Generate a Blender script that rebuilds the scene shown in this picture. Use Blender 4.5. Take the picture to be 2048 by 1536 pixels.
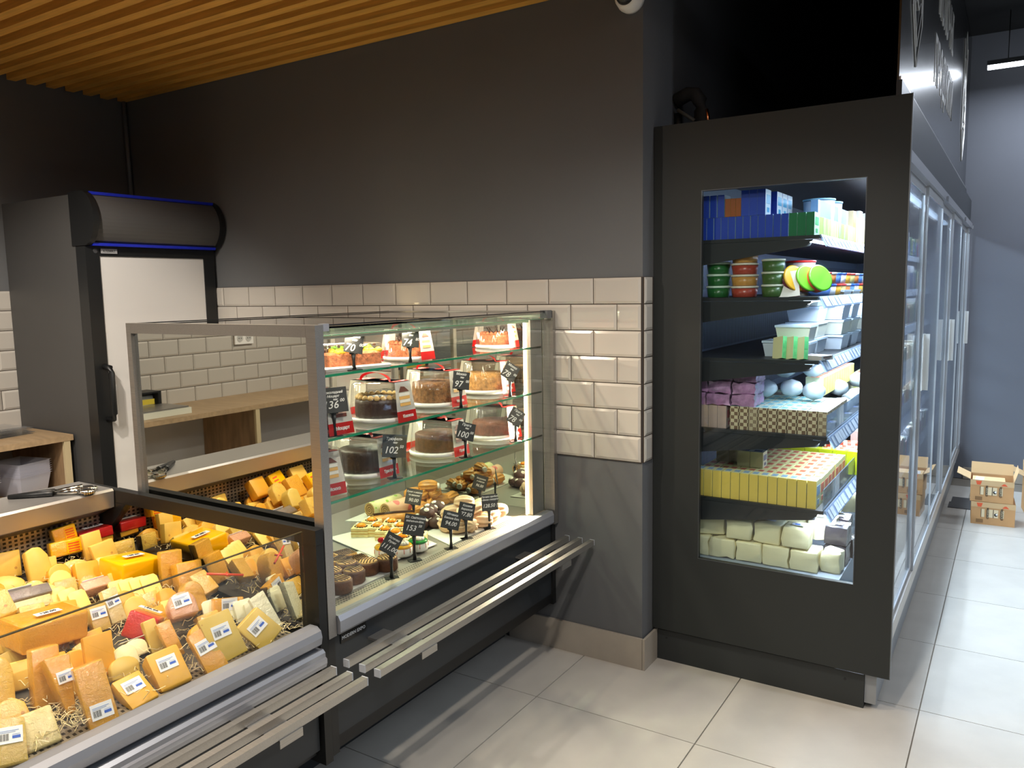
import bpy, bmesh, math, random
from math import pi, sin, cos, radians as R
from mathutils import Vector, Matrix, Euler
random.seed(7)
S = bpy.context.scene
for o in list(bpy.data.objects): bpy.data.objects.remove(o)
C = S.collection

# ------------------------------------------------------------------ camera
cam = bpy.data.cameras.new('camera'); cam.sensor_width = 36.0
cam.lens = 1589.46 / 2048 * 36.0; cam.clip_start = .05; cam.clip_end = 60
co = bpy.data.objects.new('camera', cam); C.objects.link(co)
YAW, PITCH, ROLL = R(32.4887), R(6.724), R(-1.0145)
fw = Vector((-sin(YAW)*cos(PITCH), cos(YAW)*cos(PITCH), -sin(PITCH)))
rt = Vector((cos(YAW), sin(YAW), 0)); up = rt.cross(fw)
r2 = rt*cos(ROLL) + up*sin(ROLL); u2 = up*cos(ROLL) - rt*sin(ROLL)
M = Matrix((r2, u2, -fw)).transposed().to_4x4(); M.translation = Vector((1.2, -2.8133, 1.5108))
co.matrix_world = M; S.camera = co
S.view_settings.view_transform = 'Standard'; S.view_settings.look = 'None'
S.view_settings.gamma = 1; S.view_settings.use_curve_mapping = False
S.view_settings.exposure = 0.0
try:
    S.cycles.max_bounces = 14; S.cycles.transparent_max_bounces = 24; S.cycles.glossy_bounces = 6
    S.cycles.sample_clamp_indirect = 4.0; S.cycles.caustics_reflective = False; S.cycles.caustics_refractive = False
except Exception: pass

# ------------------------------------------------------------------ world
W = bpy.data.worlds.new('world'); S.world = W; W.use_nodes = True
W.node_tree.nodes['Background'].inputs[0].default_value = (.5, .55, .62, 1)
W.node_tree.nodes['Background'].inputs[1].default_value = .1

# light levels (W)
WARM = (1.0, .84, .64); NEUT = (1.0, .92, .82); COOL = (.80, .88, 1.0)
P_SPOT = 95.0; P_CASE = 9.0; P_LAMP = 24.0; P_COOLER = 6.0

# ------------------------------------------------------------------ materials
MATS = {}
def lin(c): return tuple(((v/12.92) if v <= .04045 else ((v+.055)/1.055)**2.4) for v in (x/255 for x in c))
def mat(name, rgb=(200,200,200), rough=.5, metal=0, var=0, vs=20, bump=0, bs=60, coat=0, coatbump=0, cbs=60, emit=0, spots=None, trans=0, aniso=None, spec=.5):
    if name in MATS: return MATS[name]
    m = bpy.data.materials.new(name); m.use_nodes = True; nt = m.node_tree; N = nt.nodes; Lk = nt.links
    b = N['Principled BSDF']; c = lin(rgb)
    b.inputs['Base Color'].default_value = (*c, 1); b.inputs['Roughness'].default_value = rough
    b.inputs['Metallic'].default_value = metal; b.inputs['Specular IOR Level'].default_value = spec
    tc = N.new('ShaderNodeTexCoord')
    col = None
    if var:
        n = N.new('ShaderNodeTexNoise'); n.inputs['Scale'].default_value = vs; n.inputs['Detail'].default_value = 5
        Lk.new(tc.outputs['Object'], n.inputs['Vector'])
        if aniso:
            mp = N.new('ShaderNodeMapping'); mp.inputs['Scale'].default_value = aniso
            Lk.new(tc.outputs['Object'], mp.inputs[0]); Lk.new(mp.outputs[0], n.inputs['Vector'])
        r = N.new('ShaderNodeValToRGB'); r.color_ramp.elements[0].position = .3; r.color_ramp.elements[1].position = .7
        r.color_ramp.elements[0].color = (*[v*(1-var) for v in c], 1); r.color_ramp.elements[1].color = (*[min(1, v*(1+var)) for v in c], 1)
        Lk.new(n.outputs[0], r.inputs[0]); Lk.new(r.outputs[0], b.inputs['Base Color']); col = r
    if spots:
        sc, size, dark = spots
        v = N.new('ShaderNodeTexVoronoi'); v.inputs['Scale'].default_value = sc; Lk.new(tc.outputs['Object'], v.inputs['Vector'])
        g = N.new('ShaderNodeMath'); g.operation = 'LESS_THAN'; g.inputs[1].default_value = size; Lk.new(v.outputs['Distance'], g.inputs[0])
        mx = N.new('ShaderNodeMix'); mx.data_type = 'RGBA'; mx.inputs[7].default_value = (*lin(dark), 1)
        Lk.new(g.outputs[0], mx.inputs[0])
        if col: Lk.new(col.outputs[0], mx.inputs[6])
        else: mx.inputs[6].default_value = (*c, 1)
        Lk.new(mx.outputs[2], b.inputs['Base Color'])
    if bump:
        n = N.new('ShaderNodeTexNoise'); n.inputs['Scale'].default_value = bs; n.inputs['Detail'].default_value = 4
        Lk.new(tc.outputs['Object'], n.inputs['Vector'])
        bp = N.new('ShaderNodeBump'); bp.inputs['Strength'].default_value = bump; bp.inputs['Distance'].default_value = .004
        Lk.new(n.outputs[0], bp.inputs['Height']); Lk.new(bp.outputs[0], b.inputs['Normal'])
    if coat:
        b.inputs['Coat Weight'].default_value = coat; b.inputs['Coat Roughness'].default_value = .045 if coatbump else .06
        if coatbump:
            n = N.new('ShaderNodeTexNoise'); n.inputs['Scale'].default_value = cbs; n.inputs['Detail'].default_value = 7; n.inputs['Roughness'].default_value = .62; n.inputs['Distortion'].default_value = 1.6
            Lk.new(tc.outputs['Object'], n.inputs['Vector'])
            bp = N.new('ShaderNodeBump'); bp.inputs['Strength'].default_value = min(1,coatbump); bp.inputs['Distance'].default_value = .0028
            Lk.new(n.outputs[0], bp.inputs['Height']); Lk.new(bp.outputs[0], b.inputs['Coat Normal'])
            if coatbump >= .9: Lk.new(bp.outputs[0], b.inputs['Normal']); b.inputs['Roughness'].default_value = .14; b.inputs['Specular IOR Level'].default_value = 1.0
    if emit:
        b.inputs['Emission Color'].default_value = (*c, 1); b.inputs['Emission Strength'].default_value = emit
    if trans: b.inputs['Transmission Weight'].default_value = trans
    MATS[name] = m; return m
def thin(name, tint=(1,1,1), refl=1.0, ior=1.5, rough=0.0, haze=0.0, hazecol=(.8,.85,.9)):
    m = bpy.data.materials.new(name); m.use_nodes = True; nt = m.node_tree; N = nt.nodes; Lk = nt.links
    N.remove(N['Principled BSDF']); out = N['Material Output']
    t = N.new('ShaderNodeBsdfTransparent'); t.inputs[0].default_value = (*tint, 1)
    g = N.new('ShaderNodeBsdfGlossy'); g.inputs['Roughness'].default_value = rough
    f = N.new('ShaderNodeFresnel'); ge = N.new('ShaderNodeNewGeometry'); mr = N.new('ShaderNodeMapRange'); mr.inputs[3].default_value = ior; mr.inputs[4].default_value = 1/ior
    Lk.new(ge.outputs['Backfacing'], mr.inputs[0]); Lk.new(mr.outputs[0], f.inputs[0])
    mu = N.new('ShaderNodeMath'); mu.operation = 'MULTIPLY'; mu.inputs[1].default_value = refl; mu.use_clamp = True
    mx = N.new('ShaderNodeMixShader'); Lk.new(f.outputs[0], mu.inputs[0]); Lk.new(mu.outputs[0], mx.inputs[0])
    Lk.new(t.outputs[0], mx.inputs[1]); Lk.new(g.outputs[0], mx.inputs[2]); last = mx
    if haze:
        d = N.new('ShaderNodeBsdfDiffuse'); d.inputs[0].default_value = (*hazecol, 1)
        m2 = N.new('ShaderNodeMixShader'); m2.inputs[0].default_value = haze
        Lk.new(mx.outputs[0], m2.inputs[1]); Lk.new(d.outputs[0], m2.inputs[2]); last = m2
    Lk.new(last.outputs[0], out.inputs[0]); MATS[name] = m; return m
def perforated(name, rgb, dark, pitch, fill=.5, metal=.6, axes=(0,1)):
    m = mat(name, rgb, .35, metal); nt = m.node_tree; N = nt.nodes; Lk = nt.links; b = N['Principled BSDF']
    tc = N.new('ShaderNodeTexCoord'); sp = N.new('ShaderNodeSeparateXYZ'); Lk.new(tc.outputs['Object'], sp.inputs[0])
    res = []
    for i, ax in enumerate(axes):
        a = N.new('ShaderNodeMath'); a.operation = 'MULTIPLY'; a.inputs[1].default_value = 1/pitch[i]; Lk.new(sp.outputs[ax], a.inputs[0])
        fr = N.new('ShaderNodeMath'); fr.operation = 'FRACT'; Lk.new(a.outputs[0], fr.inputs[0])
        l = N.new('ShaderNodeMath'); l.operation = 'LESS_THAN'; l.inputs[1].default_value = fill; Lk.new(fr.outputs[0], l.inputs[0]); res.append(l)
    mu = N.new('ShaderNodeMath'); mu.operation = 'MULTIPLY'; Lk.new(res[0].outputs[0], mu.inputs[0]); Lk.new(res[1].outputs[0], mu.inputs[1])
    mx = N.new('ShaderNodeMix'); mx.data_type = 'RGBA'; mx.inputs[6].default_value = (*lin(rgb), 1); mx.inputs[7].default_value = (*lin(dark), 1)
    Lk.new(mu.outputs[0], mx.inputs[0]); Lk.new(mx.outputs[2], b.inputs['Base Color'])
    iv = N.new('ShaderNodeMath'); iv.operation = 'SUBTRACT'; iv.inputs[0].default_value = 1; Lk.new(mu.outputs[0], iv.inputs[1])
    m3 = N.new('ShaderNodeMath'); m3.operation = 'MULTIPLY'; m3.inputs[1].default_value = metal; Lk.new(iv.outputs[0], m3.inputs[0]); Lk.new(m3.outputs[0], b.inputs['Metallic'])
    return m

steel = mat('brushed_steel', (176,172,166), .36, .85, var=.10, vs=8, aniso=(1,60,60))
steel_x = mat('brushed_steel_across', (176,172,166), .38, .85, var=.10, vs=8, aniso=(60,1,60))
alu = mat('satin_aluminium', (176,178,184), .36, .55)
black = mat('black_plastic', (20,21,22), .42)
dkpanel = mat('charcoal_panel', (44,48,52), .42, .2, var=.06, vs=3)
nearblack = mat('near_black_panel', (34,38,40), .5, var=.05, vs=2)
mirror_m = mat('mirror_glass', (226,228,220), .015, 1.0)
glass = thin('clear_glass', (.985,.995,.985), .8)
topglass = thin('top_glass', (.95,.98,.965), 1.3)
shelfglass = thin('shelf_glass', (.93,.975,.955), 1.15)
green_edge = mat('green_glass_edge', (40,140,100), .12, 0, coat=.5)
doorglass = thin('door_glass', (.84,.90,.93), 1.15)
plastic = thin('clear_plastic', (.95,.95,.94), 1.5, haze=.05, hazecol=(.9,.9,.9))
plastic2 = thin('cloudy_plastic', (.86,.86,.9), 1.4, haze=.38, hazecol=(.85,.85,.92))
white = mat('white_plastic', (235,232,226), .35)
paper = mat('white_paper', (240,240,238), .6)
ink = mat('black_ink', (25,25,28), .6)
blueink = mat('blue_ink', (40,90,190), .5)
redp = mat('red_print', (225,40,36), .4)
chalk = mat('white_chalk', (235,232,225), .8)
wood = mat('oak_board', (168,142,108), .5, var=.16, vs=6, aniso=(1,8,8))
led_warm = mat('led_warm', (255,222,170), .5, emit=14)
led_cool = mat('led_cool', (205,225,255), .5, emit=7)

# ------------------------------------------------------------------ mesh helpers
def box(bm, x0, x1, y0, y1, z0, z1, mi=0):
    vs = [bm.verts.new(p) for p in ((x0,y0,z0),(x1,y0,z0),(x1,y1,z0),(x0,y1,z0),(x0,y0,z1),(x1,y0,z1),(x1,y1,z1),(x0,y1,z1))]
    fs = []
    for f in ((0,3,2,1),(4,5,6,7),(0,1,5,4),(1,2,6,5),(2,3,7,6),(3,0,4,7)):
        q = bm.faces.new([vs[i] for i in f]); q.material_index = mi; fs.append(q)
    return fs
def quad(bm, pts, mi=0):
    q = bm.faces.new([bm.verts.new(p) for p in pts]); q.material_index = mi; return q
def prism(bm, pts, axis, a, b, mi=0):
    """extrude a 2D outline along an axis ('X','Y','Z'); pts are the two other coords in order"""
    def P3(p, t):
        return {'X': (t,p[0],p[1]), 'Y': (p[0],t,p[1]), 'Z': (p[0],p[1],t)}[axis]
    A = [bm.verts.new(P3(p,a)) for p in pts]; B = [bm.verts.new(P3(p,b)) for p in pts]; n = len(pts); fs = []
    fs.append(bm.faces.new(A)); fs.append(bm.faces.new(B[::-1]))
    for i in range(n): fs.append(bm.faces.new((A[i],B[i],B[(i+1)%n],A[(i+1)%n])))
    for f in fs: f.material_index = mi
    return fs
def lathe(bm, prof, n=24, mi=0, cx=0, cy=0, flute=0, fn=0):
    rings = []
    for r, z in prof:
        ring = []
        for i in range(n):
            a = 2*pi*i/n; rr = r*(1+flute*cos(fn*a)) if flute else r
            ring.append(bm.verts.new((cx+rr*cos(a), cy+rr*sin(a), z)))
        rings.append(ring)
    for k in range(len(rings)-1):
        for i in range(n):
            f = bm.faces.new((rings[k][i], rings[k][(i+1)%n], rings[k+1][(i+1)%n], rings[k+1][i])); f.material_index = mi; f.smooth = True
    for ring in (rings[0][::-1], rings[-1]):
        if (ring[0].co-ring[n//2].co).length > 1e-4:
            f = bm.faces.new(ring); f.material_index = mi
    return rings
def tube(bm, pts, r, n=8, mi=0, caps=True):
    rings = []; pts = [Vector(p) for p in pts]
    for k, p in enumerate(pts):
        d = (pts[min(k+1,len(pts)-1)]-pts[max(k-1,0)]).normalized()
        a = d.cross(Vector((0,0,1)));
        if a.length < .05: a = d.cross(Vector((0,1,0)))
        a.normalize(); b = d.cross(a); rr = r[k] if isinstance(r,(list,tuple)) else r
        rings.append([bm.verts.new(p+a*rr*cos(2*pi*i/n)+b*rr*sin(2*pi*i/n)) for i in range(n)])
    for k in range(len(rings)-1):
        for i in range(n):
            f = bm.faces.new((rings[k][i],rings[k][(i+1)%n],rings[k+1][(i+1)%n],rings[k+1][i])); f.material_index = mi; f.smooth = n > 4
    if caps:
        for ring in (rings[0][::-1], rings[-1]):
            f = bm.faces.new(ring); f.material_index = mi
def bevel(bm, w, seg=2, edges=None, ang=30):
    es = [e for e in (edges or bm.edges) if len(e.link_faces) == 2 and e.calc_face_angle(0) > R(ang)]
    bmesh.ops.bevel(bm, geom=es, offset=w, segments=seg, affect='EDGES', profile=.5, clamp_overlap=True)
def soften(bm, ang=38):
    for f in bm.faces: f.smooth = True
    for e in bm.edges:
        if len(e.link_faces) == 2 and e.calc_face_angle(0) > R(ang): e.smooth = False
def mesh(name, bm, mats):
    bmesh.ops.recalc_face_normals(bm, faces=bm.faces[:])
    me = bpy.data.meshes.new(name); bm.to_mesh(me); bm.free()
    for m in (mats if isinstance(mats,(list,tuple)) else [mats]): me.materials.append(m)
    return me
def link(name, me, parent=None, loc=None, rot=None):
    o = bpy.data.objects.new(name, me); C.objects.link(o)
    if parent: o.parent = parent
    if loc: o.location = loc
    if rot: o.rotation_euler = rot
    return o
def obj(name, bm, mats, parent=None, loc=None, rot=None): return link(name, mesh(name,bm,mats), parent, loc, rot)
def thing(name, label, cat, loc=(0,0,0), rot=(0,0,0), group=None):
    o = bpy.data.objects.new(name, None); C.objects.link(o); o.location = loc; o.rotation_euler = rot; o.empty_display_size = .05
    o['label'] = label; o['category'] = cat
    if group: o['group'] = group
    return o
def tag(o, label, cat, group=None):
    o['label'] = label; o['category'] = cat
    if group: o['group'] = group
    return o
def struct(o): o['kind'] = 'structure'; return o
def copy_tree(o, parent=None):
    c = o.copy(); C.objects.link(c)
    if parent: c.parent = parent
    for ch in list(o.children): copy_tree(ch, c)
    return c
def wpart(root, name, boxes, mats, bev=0, label=None):
    """part from boxes in world coordinates, stored relative to an unrotated root"""
    bm = bmesh.new(); L = root.location
    for b in boxes:
        x0,x1,y0,y1,z0,z1 = b[:6]; box(bm, x0-L.x, x1-L.x, y0-L.y, y1-L.y, z0-L.z, z1-L.z, b[6] if len(b) > 6 else 0)
    if bev: bevel(bm, bev, 2); soften(bm)
    o = obj(name, bm, mats, root)
    if label: o['label'] = label
    return o
def wprism(root, name, pts, axis, a, b, mats, bev=0, label=None):
    bm = bmesh.new(); prism(bm, pts, axis, a, b)
    if bev: bevel(bm, bev, 2); soften(bm)
    for v in bm.verts: v.co -= root.location
    o = obj(name, bm, mats, root)
    if label: o['label'] = label
    return o
TXT = {}
def text(parent, s, size, m, loc, rot, shear=0, align='CENTER', ext=.0004, name='lettering', bold=0, sx=1):
    key = (s, size, m.name, shear, align, ext, bold)
    if key not in TXT:
        cu = bpy.data.curves.new('lettering', 'FONT'); cu.body = s; cu.size = size; cu.align_x = align; cu.align_y = 'CENTER'
        cu.shear = shear; cu.extrude = ext; cu.offset = bold; cu.resolution_u = 2
        t = bpy.data.objects.new('lettering', cu); C.objects.link(t)
        me = bpy.data.meshes.new_from_object(t); bpy.data.objects.remove(t); me.materials.clear(); me.materials.append(m); TXT[key] = me
    o = link(name, TXT[key], parent, loc, rot); o.scale = (sx,1,1); return o

# ================================================================== ROOM
wallpaint = mat('charcoal_wall_paint', (97,98,99), .75, var=.03, vs=3, bump=.08, bs=90)
bluepaint = mat('blue_grey_wall_paint', (110,113,121), .7, var=.04, vs=1.2, bump=.05, bs=90)
darkpaint = mat('black_ceiling_paint', (20,21,22), .9)
lowpaint = mat('pale_grey_lower_wall', (206,204,200), .7, var=.04, vs=3)
grout = mat('dark_grout', (58,46,36), .9)
tilem = mat('white_glazed_tile', (188,182,172), .14, coat=.2, var=.015, vs=5)
baseb = mat('stone_baseboard', (168,158,144), .45, var=.07, vs=9)
floorm = mat('beige_stone_floor_tile', (188,182,172), .42, var=.07, vs=5, bump=.05, bs=30, spec=.45)
fgrout = mat('floor_grout', (128,120,108), .9)

def plain(name, boxes, m, kind=True):
    bm = bmesh.new()
    for b in boxes: box(bm, *b)
    o = obj(name, bm, m)
    if kind: struct(o)
    return o
floor = plain('floor', [(-3.3,4.6,-6.1,4.3,-.06,-.004)], fgrout)
# floor tiles 0.61 m, joints where the photograph has them
bm = bmesh.new(); box(bm, -.3035,.3035,-.3035,.3035,-.01,0); bevel(bm,.0015,1); ftile = mesh('floor_tile', bm, floorm)
nt = 0
for i in range(-5, 8):
    for j in range(-9, 7):
        cx = .36+.305+i*.6115; cy = -.40+.305+j*.6105
        if not (-3.2 < cx < 4.4 and -5.9 < cy < 4.0): continue
        if nt >= 290: break
        o = link('floor_tile', ftile, floor, (cx, cy, 0), (0,0,random.choice((0,pi/2,pi,-pi/2)))); nt += 1
wb = plain('wall_back', [(-3.3,0,0,.12,0,3.3), (-.12,0,.12,4.2,0,3.3)], wallpaint)
wl = plain('wall_left', [(-3.32,-3.2,-6.1,.12,0,3.3)], wallpaint)
plain('wall_left_lower', [(-3.2,-3.19,-6.0,0,.01,.84)], lowpaint)
wf = plain('wall_far', [(0,4.6,4.15,4.3,0,3.3)], bluepaint)
plain('wall_right', [(4.5,4.6,-6.1,4.3,0,3.3)], bluepaint)
plain('wall_front', [(-3.3,4.6,-6.2,-6.1,0,3.3)], bluepaint)
plain('ceiling', [(-3.3,4.6,-6.1,4.3,3.3,3.4)], darkpaint)
# wall tiles with bevelled rims
def tile_mesh(w):
    bm = bmesh.new(); z = .0985; d = .0065; e = .010
    o_ = [(0,0,0),(w,0,0),(w,0,z),(0,0,z)]; m_ = [(0,-.002,0),(w,-.002,0),(w,-.002,z),(0,-.002,z)]
    i_ = [(e,-d,e),(w-e,-d,e),(w-e,-d,z-e),(e,-d,z-e)]
    A = [bm.verts.new(p) for p in o_]; B = [bm.verts.new(p) for p in m_]; D = [bm.verts.new(p) for p in i_]
    for k in range(4):
        bm.faces.new((A[k],A[(k+1)%4],B[(k+1)%4],B[k])); bm.faces.new((B[k],B[(k+1)%4],D[(k+1)%4],D[k]))
    bm.faces.new(D); return mesh('tile', bm, tilem)
full = tile_mesh(.1978); half = tile_mesh(.0973); thirdt = tile_mesh(.075)
plain('trim_1', [(-2.64,-.001,-.006,.0,.838,1.553), (-.001,.0055,.001,.09,.838,1.553)], grout)
plain('trim_2', [(-3.2,-3.194,-4.9,-.02,.838,1.553)], grout)
for k in range(7):
    z = 1.5535-.102*(k+1)+.0015
    xs = []
    x = -.001
    if k % 2 == 1: link('tile', half, wb, (x-.1,-.006,z)); x -= .1008
    while x > -2.42:
        link('tile', full, wb, (x-.2,-.006,z)); x -= .2013
    link('tile', thirdt, wb, (.0055,.002,z), (0,0,pi/2))
    y = -.60 if k % 2 else -.70
    n = 0
    while y > -4.7:
        link('tile', full, wl, (-3.194,y-.2,z), (0,0,pi/2)); y -= .2013; n += 1
# stone baseboard of the pier
bm = bmesh.new(); box(bm,-.62,.004,-.012,-.001,0,.128); obj('baseboard_back', bm, baseb)['kind'] = 'structure'
bm = bmesh.new(); box(bm,.006,.016,-.012,.12,0,.128); obj('baseboard_side', bm, baseb)['kind'] = 'structure'
bm = bmesh.new(); box(bm,.9,4.5,4.138,4.15,0,.09); obj('baseboard_far', bm, baseb)['kind'] = 'structure'
# slatted wood ceiling over the counters
slatm = mat('pine_slat', (224,166,74), .55, var=.16, vs=5, aniso=(1,14,14), spots=(9,.035,(150,92,34)))
slatbk = mat('pine_ceiling_board', (150,96,46), .8, var=.12, vs=6)
sc = plain('ceiling_slats', [(-3.2,.86,-4.9,-.001,2.690,2.71)], slatbk)
bm = bmesh.new(); box(bm,-3.19,.85,-.022,.022,2.62,2.688); bevel(bm,.002,1); sl = mesh('slat', bm, slatm)
for i in range(49): link('slat', sl, sc, (random.uniform(-.012,.0),-.028-.098*i,random.uniform(-.002,.001)))
# pipe conduit in the corner
bm = bmesh.new(); tube(bm, [(-3.178,-.02,2.62),(-3.165,-.02,2.0)], .012, 8)
tag(obj('conduit', bm, mat('grey_conduit',(110,112,112),.5)), 'thin grey conduit running down the room corner behind the fridge', 'pipe')
# wall socket seen in the mirror
t = thing('wall_socket', 'white double wall socket on the tiled wall beyond the counter', 'socket', (-3.183,-3.3,1.225), (0,0,pi/2))
bm = bmesh.new(); box(bm,-.075,.075,-.012,0,-.04,.04); bevel(bm,.004); obj('plate', bm, white, t)
for s in (-1,1):
    bm = bmesh.new(); lathe(bm,[(.024,0),(.024,.003)],20); o = obj('outlet', bm, mat('socket_grey',(190,188,182),.4), t, (s*.035,-.012,0),(pi/2,0,0))
    bm = bmesh.new()
    for q in (-1,1): box(bm,q*.009-.003,q*.009+.003,-.003,.003,.003,.0045)
    obj('pin_hole', bm, ink, o)
# security camera
t = thing('security_camera', 'white dome security camera at the top of the dark wall', 'camera', (-.043,-.001,2.555), (pi/2,0,0))
bm = bmesh.new(); lathe(bm,[(.05,0),(.052,.02),(.046,.05),(.036,.06)],28); obj('housing', bm, white, t)
bm = bmesh.new(); lathe(bm,[(.036,.058),(.032,.075),(.02,.088),(.004,.094)],24); obj('dome', bm, black, t)

# ---------------------------------------------------------------- lamps
def lamp_tube(x, y, z, L, vis, label, energy):
    t = thing('linear_lamp', label, 'lamp', (x,y,z), (0,0,0), None if vis else 'added linear lamps out of view over the aisle')
    bm = bmesh.new(); box(bm,0,L,-.02,.02,.02,.05); bevel(bm,.004); obj('housing', bm, mat('lamp_housing',(60,62,64),.5), t)
    bm = bmesh.new(); box(bm,.004,L-.004,-.018,.018,-.004,.0198); bevel(bm,.006); obj('diffuser', bm, mat('lamp_glow',(240,246,255),.5,emit=9), t)
    for q in (.12,L-.12):
        bm = bmesh.new(); tube(bm,[(q,0,.05),(q,0,3.29-z)],.003,6); obj('hanger', bm, black, t)
    l = bpy.data.lights.new('tube_light','AREA'); l.shape = 'RECTANGLE'; l.size = L; l.size_y = .05; l.energy = energy; l.color = COOL
    o = bpy.data.objects.new('tube_light', l); C.objects.link(o); o.parent = t; o.location = (L/2,0,-.012)
lamp_tube(.945,3.6,2.93,1.5,True,'glowing white linear lamp hanging by the blue grey far wall',P_LAMP)
for x,y in ((2.4,1.9),(2.4,.2),(2.6,-1.8),(1.6,-4.2)):  # lamps out of view, added as ambient fill
    lamp_tube(x,y,2.95,1.5,False,'added white linear lamp out of view over the shop aisle',P_LAMP)
def spot(x,y,z,tx,ty,tz,e,col,ang=95,label='',r=.035):
    d = (Vector((tx,ty,tz))-Vector((x,y,z))).normalized()
    t = thing('unseen_spotlight', 'small black unseen spotlight under the slatted ceiling', 'lamp', (x,y,z), (0,0,0), 'spotlights under the slatted ceiling')
    q = d.to_track_quat('-Z','Y').to_euler()
    bm = bmesh.new(); lathe(bm,[(.03,.13),(.045,.12),(.045,0),(.038,0),(.036,.03)],20); obj('head', bm, black, t, None, q)
    bm = bmesh.new(); tube(bm,[(0,0,.04),(0,0,2.62-z)],.008,6); obj('stem', bm, black, t)
    l = bpy.data.lights.new('spot_light','SPOT'); l.energy = e; l.spot_size = R(ang); l.spot_blend = .6; l.color = col; l.shadow_soft_size = r
    o = bpy.data.objects.new('spot_light', l); C.objects.link(o); o.parent = t; o.rotation_euler = q; o.location = d*.02
spot(-1.1,-1.25,2.5,-.7,-1.2,0,P_SPOT*1.0,WARM,112,r=.022)
spot(.72,-1.35,2.5,.2,-.9,0,P_SPOT*.76,NEUT,125,r=.022)
spot(-.9,-2.4,2.5,-.85,-2.2,.6,P_SPOT*.7,NEUT,165)  # added wide spot, lifts the dark upper walls
spot(-.55,-1.95,2.5,-.85,-1.75,.6,P_SPOT*.6,WARM,60)
spot(.6,-2.9,2.5,.2,-2.4,0,P_SPOT*.5,NEUT,160)  # added wide spot for general fill over the aisle side
spot(-1.55,-1.75,2.45,-2.55,-.9,.7,P_SPOT*1.35,NEUT,86)  # added spot to brighten the fridge door and left corner
spot(-1.7,-3.4,2.5,-2.4,-3.2,.8,P_SPOT*1.2,NEUT,150)  # added wide spot to brighten the left wall behind the counters

# ================================================================== FRIDGE
fr = thing('upright_fridge', 'tall dark grey upright fridge with white door standing in the corner', 'fridge', (-2.85,-.37,0))
wpart(fr, 'cabinet_body', [(-3.185,-2.54,-.722,-.02,.06,1.99)], mat('fridge_grey',(72,71,70),.5,.1,var=.05,vs=2), .006)
wpart(fr, 'foot_plinth', [(-3.15,-2.58,-.70,-.04,0,.06)], black)
wpart(fr, 'door_frame', [(-2.54,-2.462,-.722,-.655,.08,1.75),(-2.54,-2.462,-.085,-.02,.08,1.75),(-2.54,-2.462,-.655,-.085,1.705,1.75),(-2.54,-2.462,-.655,-.085,.08,.16)], mat('door_black',(24,25,26),.35), .003)
wpart(fr, 'door_panel', [(-2.50,-2.468,-.655,-.085,.16,1.705)], mat('white_door_panel',(214,211,206),.32))
bm = bmesh.new(); tube(bm,[(-2.462,-.672,.93),(-2.418,-.672,.935),(-2.408,-.672,.96),(-2.408,-.672,1.155),(-2.418,-.672,1.18),(-2.462,-.672,1.185)],.014,8)
for v in bm.verts: v.co -= fr.location
obj('handle', bm, black, fr)
def arc2(x0, x1, z0, z1, bulge, n=14):
    return [(x0+bulge*sin(pi*k/n)**.6, z0+(z1-z0)*k/n) for k in range(n+1)]
pr = [(-2.55,1.757)]+[(x,z) for x,z in arc2(-2.455,0,1.757,1.995,.075)]+[(-2.55,1.995)]
wprism(fr, 'canopy', [(x,z) for x,z in pr], 'Y', -.70, -.035, mat('canopy_grey',(78,76,75),.55))
blue = mat('royal_blue_trim',(20,40,190),.35)
for z in (1.757,1.99): wprism(fr, 'canopy_trim', [(-2.50,z-.006),(-2.428,z-.006),(-2.424,z+.007),(-2.50,z+.007)], 'Y', -.701, -.034, blue)
pe = [(-2.56,1.752)]+[(x+.012,z) for x,z in arc2(-2.455,0,1.752,2.0,.08)]+[(-2.56,2.0)]
for a,b in ((-.727,-.70),(-.035,-.012)): wprism(fr, 'canopy_end_cap', pe, 'Y', a, b, black, .003)
bm = bmesh.new(); box(bm,-.04,.04,-.002,0,-.011,.011); o = obj('name_plate', bm, mat('badge_silver',(150,150,150),.4), fr, (.393,-.24,1.728),(0,0,pi/2))
text(o,'КЛІМАТ',.015,ink,(0,-.0025,0),(pi/2,0,0))
bm = bmesh.new(); lathe(bm,[(.011,0),(.011,.002)],16); obj('round_badge', bm, mat('dark_badge',(60,60,62),.4), fr, (.39,-.305,1.728),(0,pi/2,0))

# ================================================================== BACK COUNTER
bc = thing('back_counter', 'oak-look worktop on panel supports along the left wall beside the fridge', 'counter', (-2.93,-2.5,0))
wpart(bc, 'worktop', [(-3.19,-2.67,-4.7,-.735,.822,.85)], wood, .001)
for y in (-.78,-2.98,-4.5):
    o = wpart(bc, 'side_panel', [(-3.185,-2.69,y,y+.028,.0,.822)], mat('rustic_oak_panel',(150,122,90),.55,var=.3,vs=4,aniso=(6,6,1)))
    wpart(bc, 'panel_edging', [(-2.69,-2.672,y-.001,y+.029,.0,.822)], mat('pale_edging',(196,178,140),.5))
wpart(bc, 'low_shelf', [(-3.185,-2.75,-4.6,-.79,.10,.125)], wood)
wpart(bc, 'inner_shelf', [(-3.185,-2.70,-1.42,-.785,.55,.572)], wood)

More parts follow.
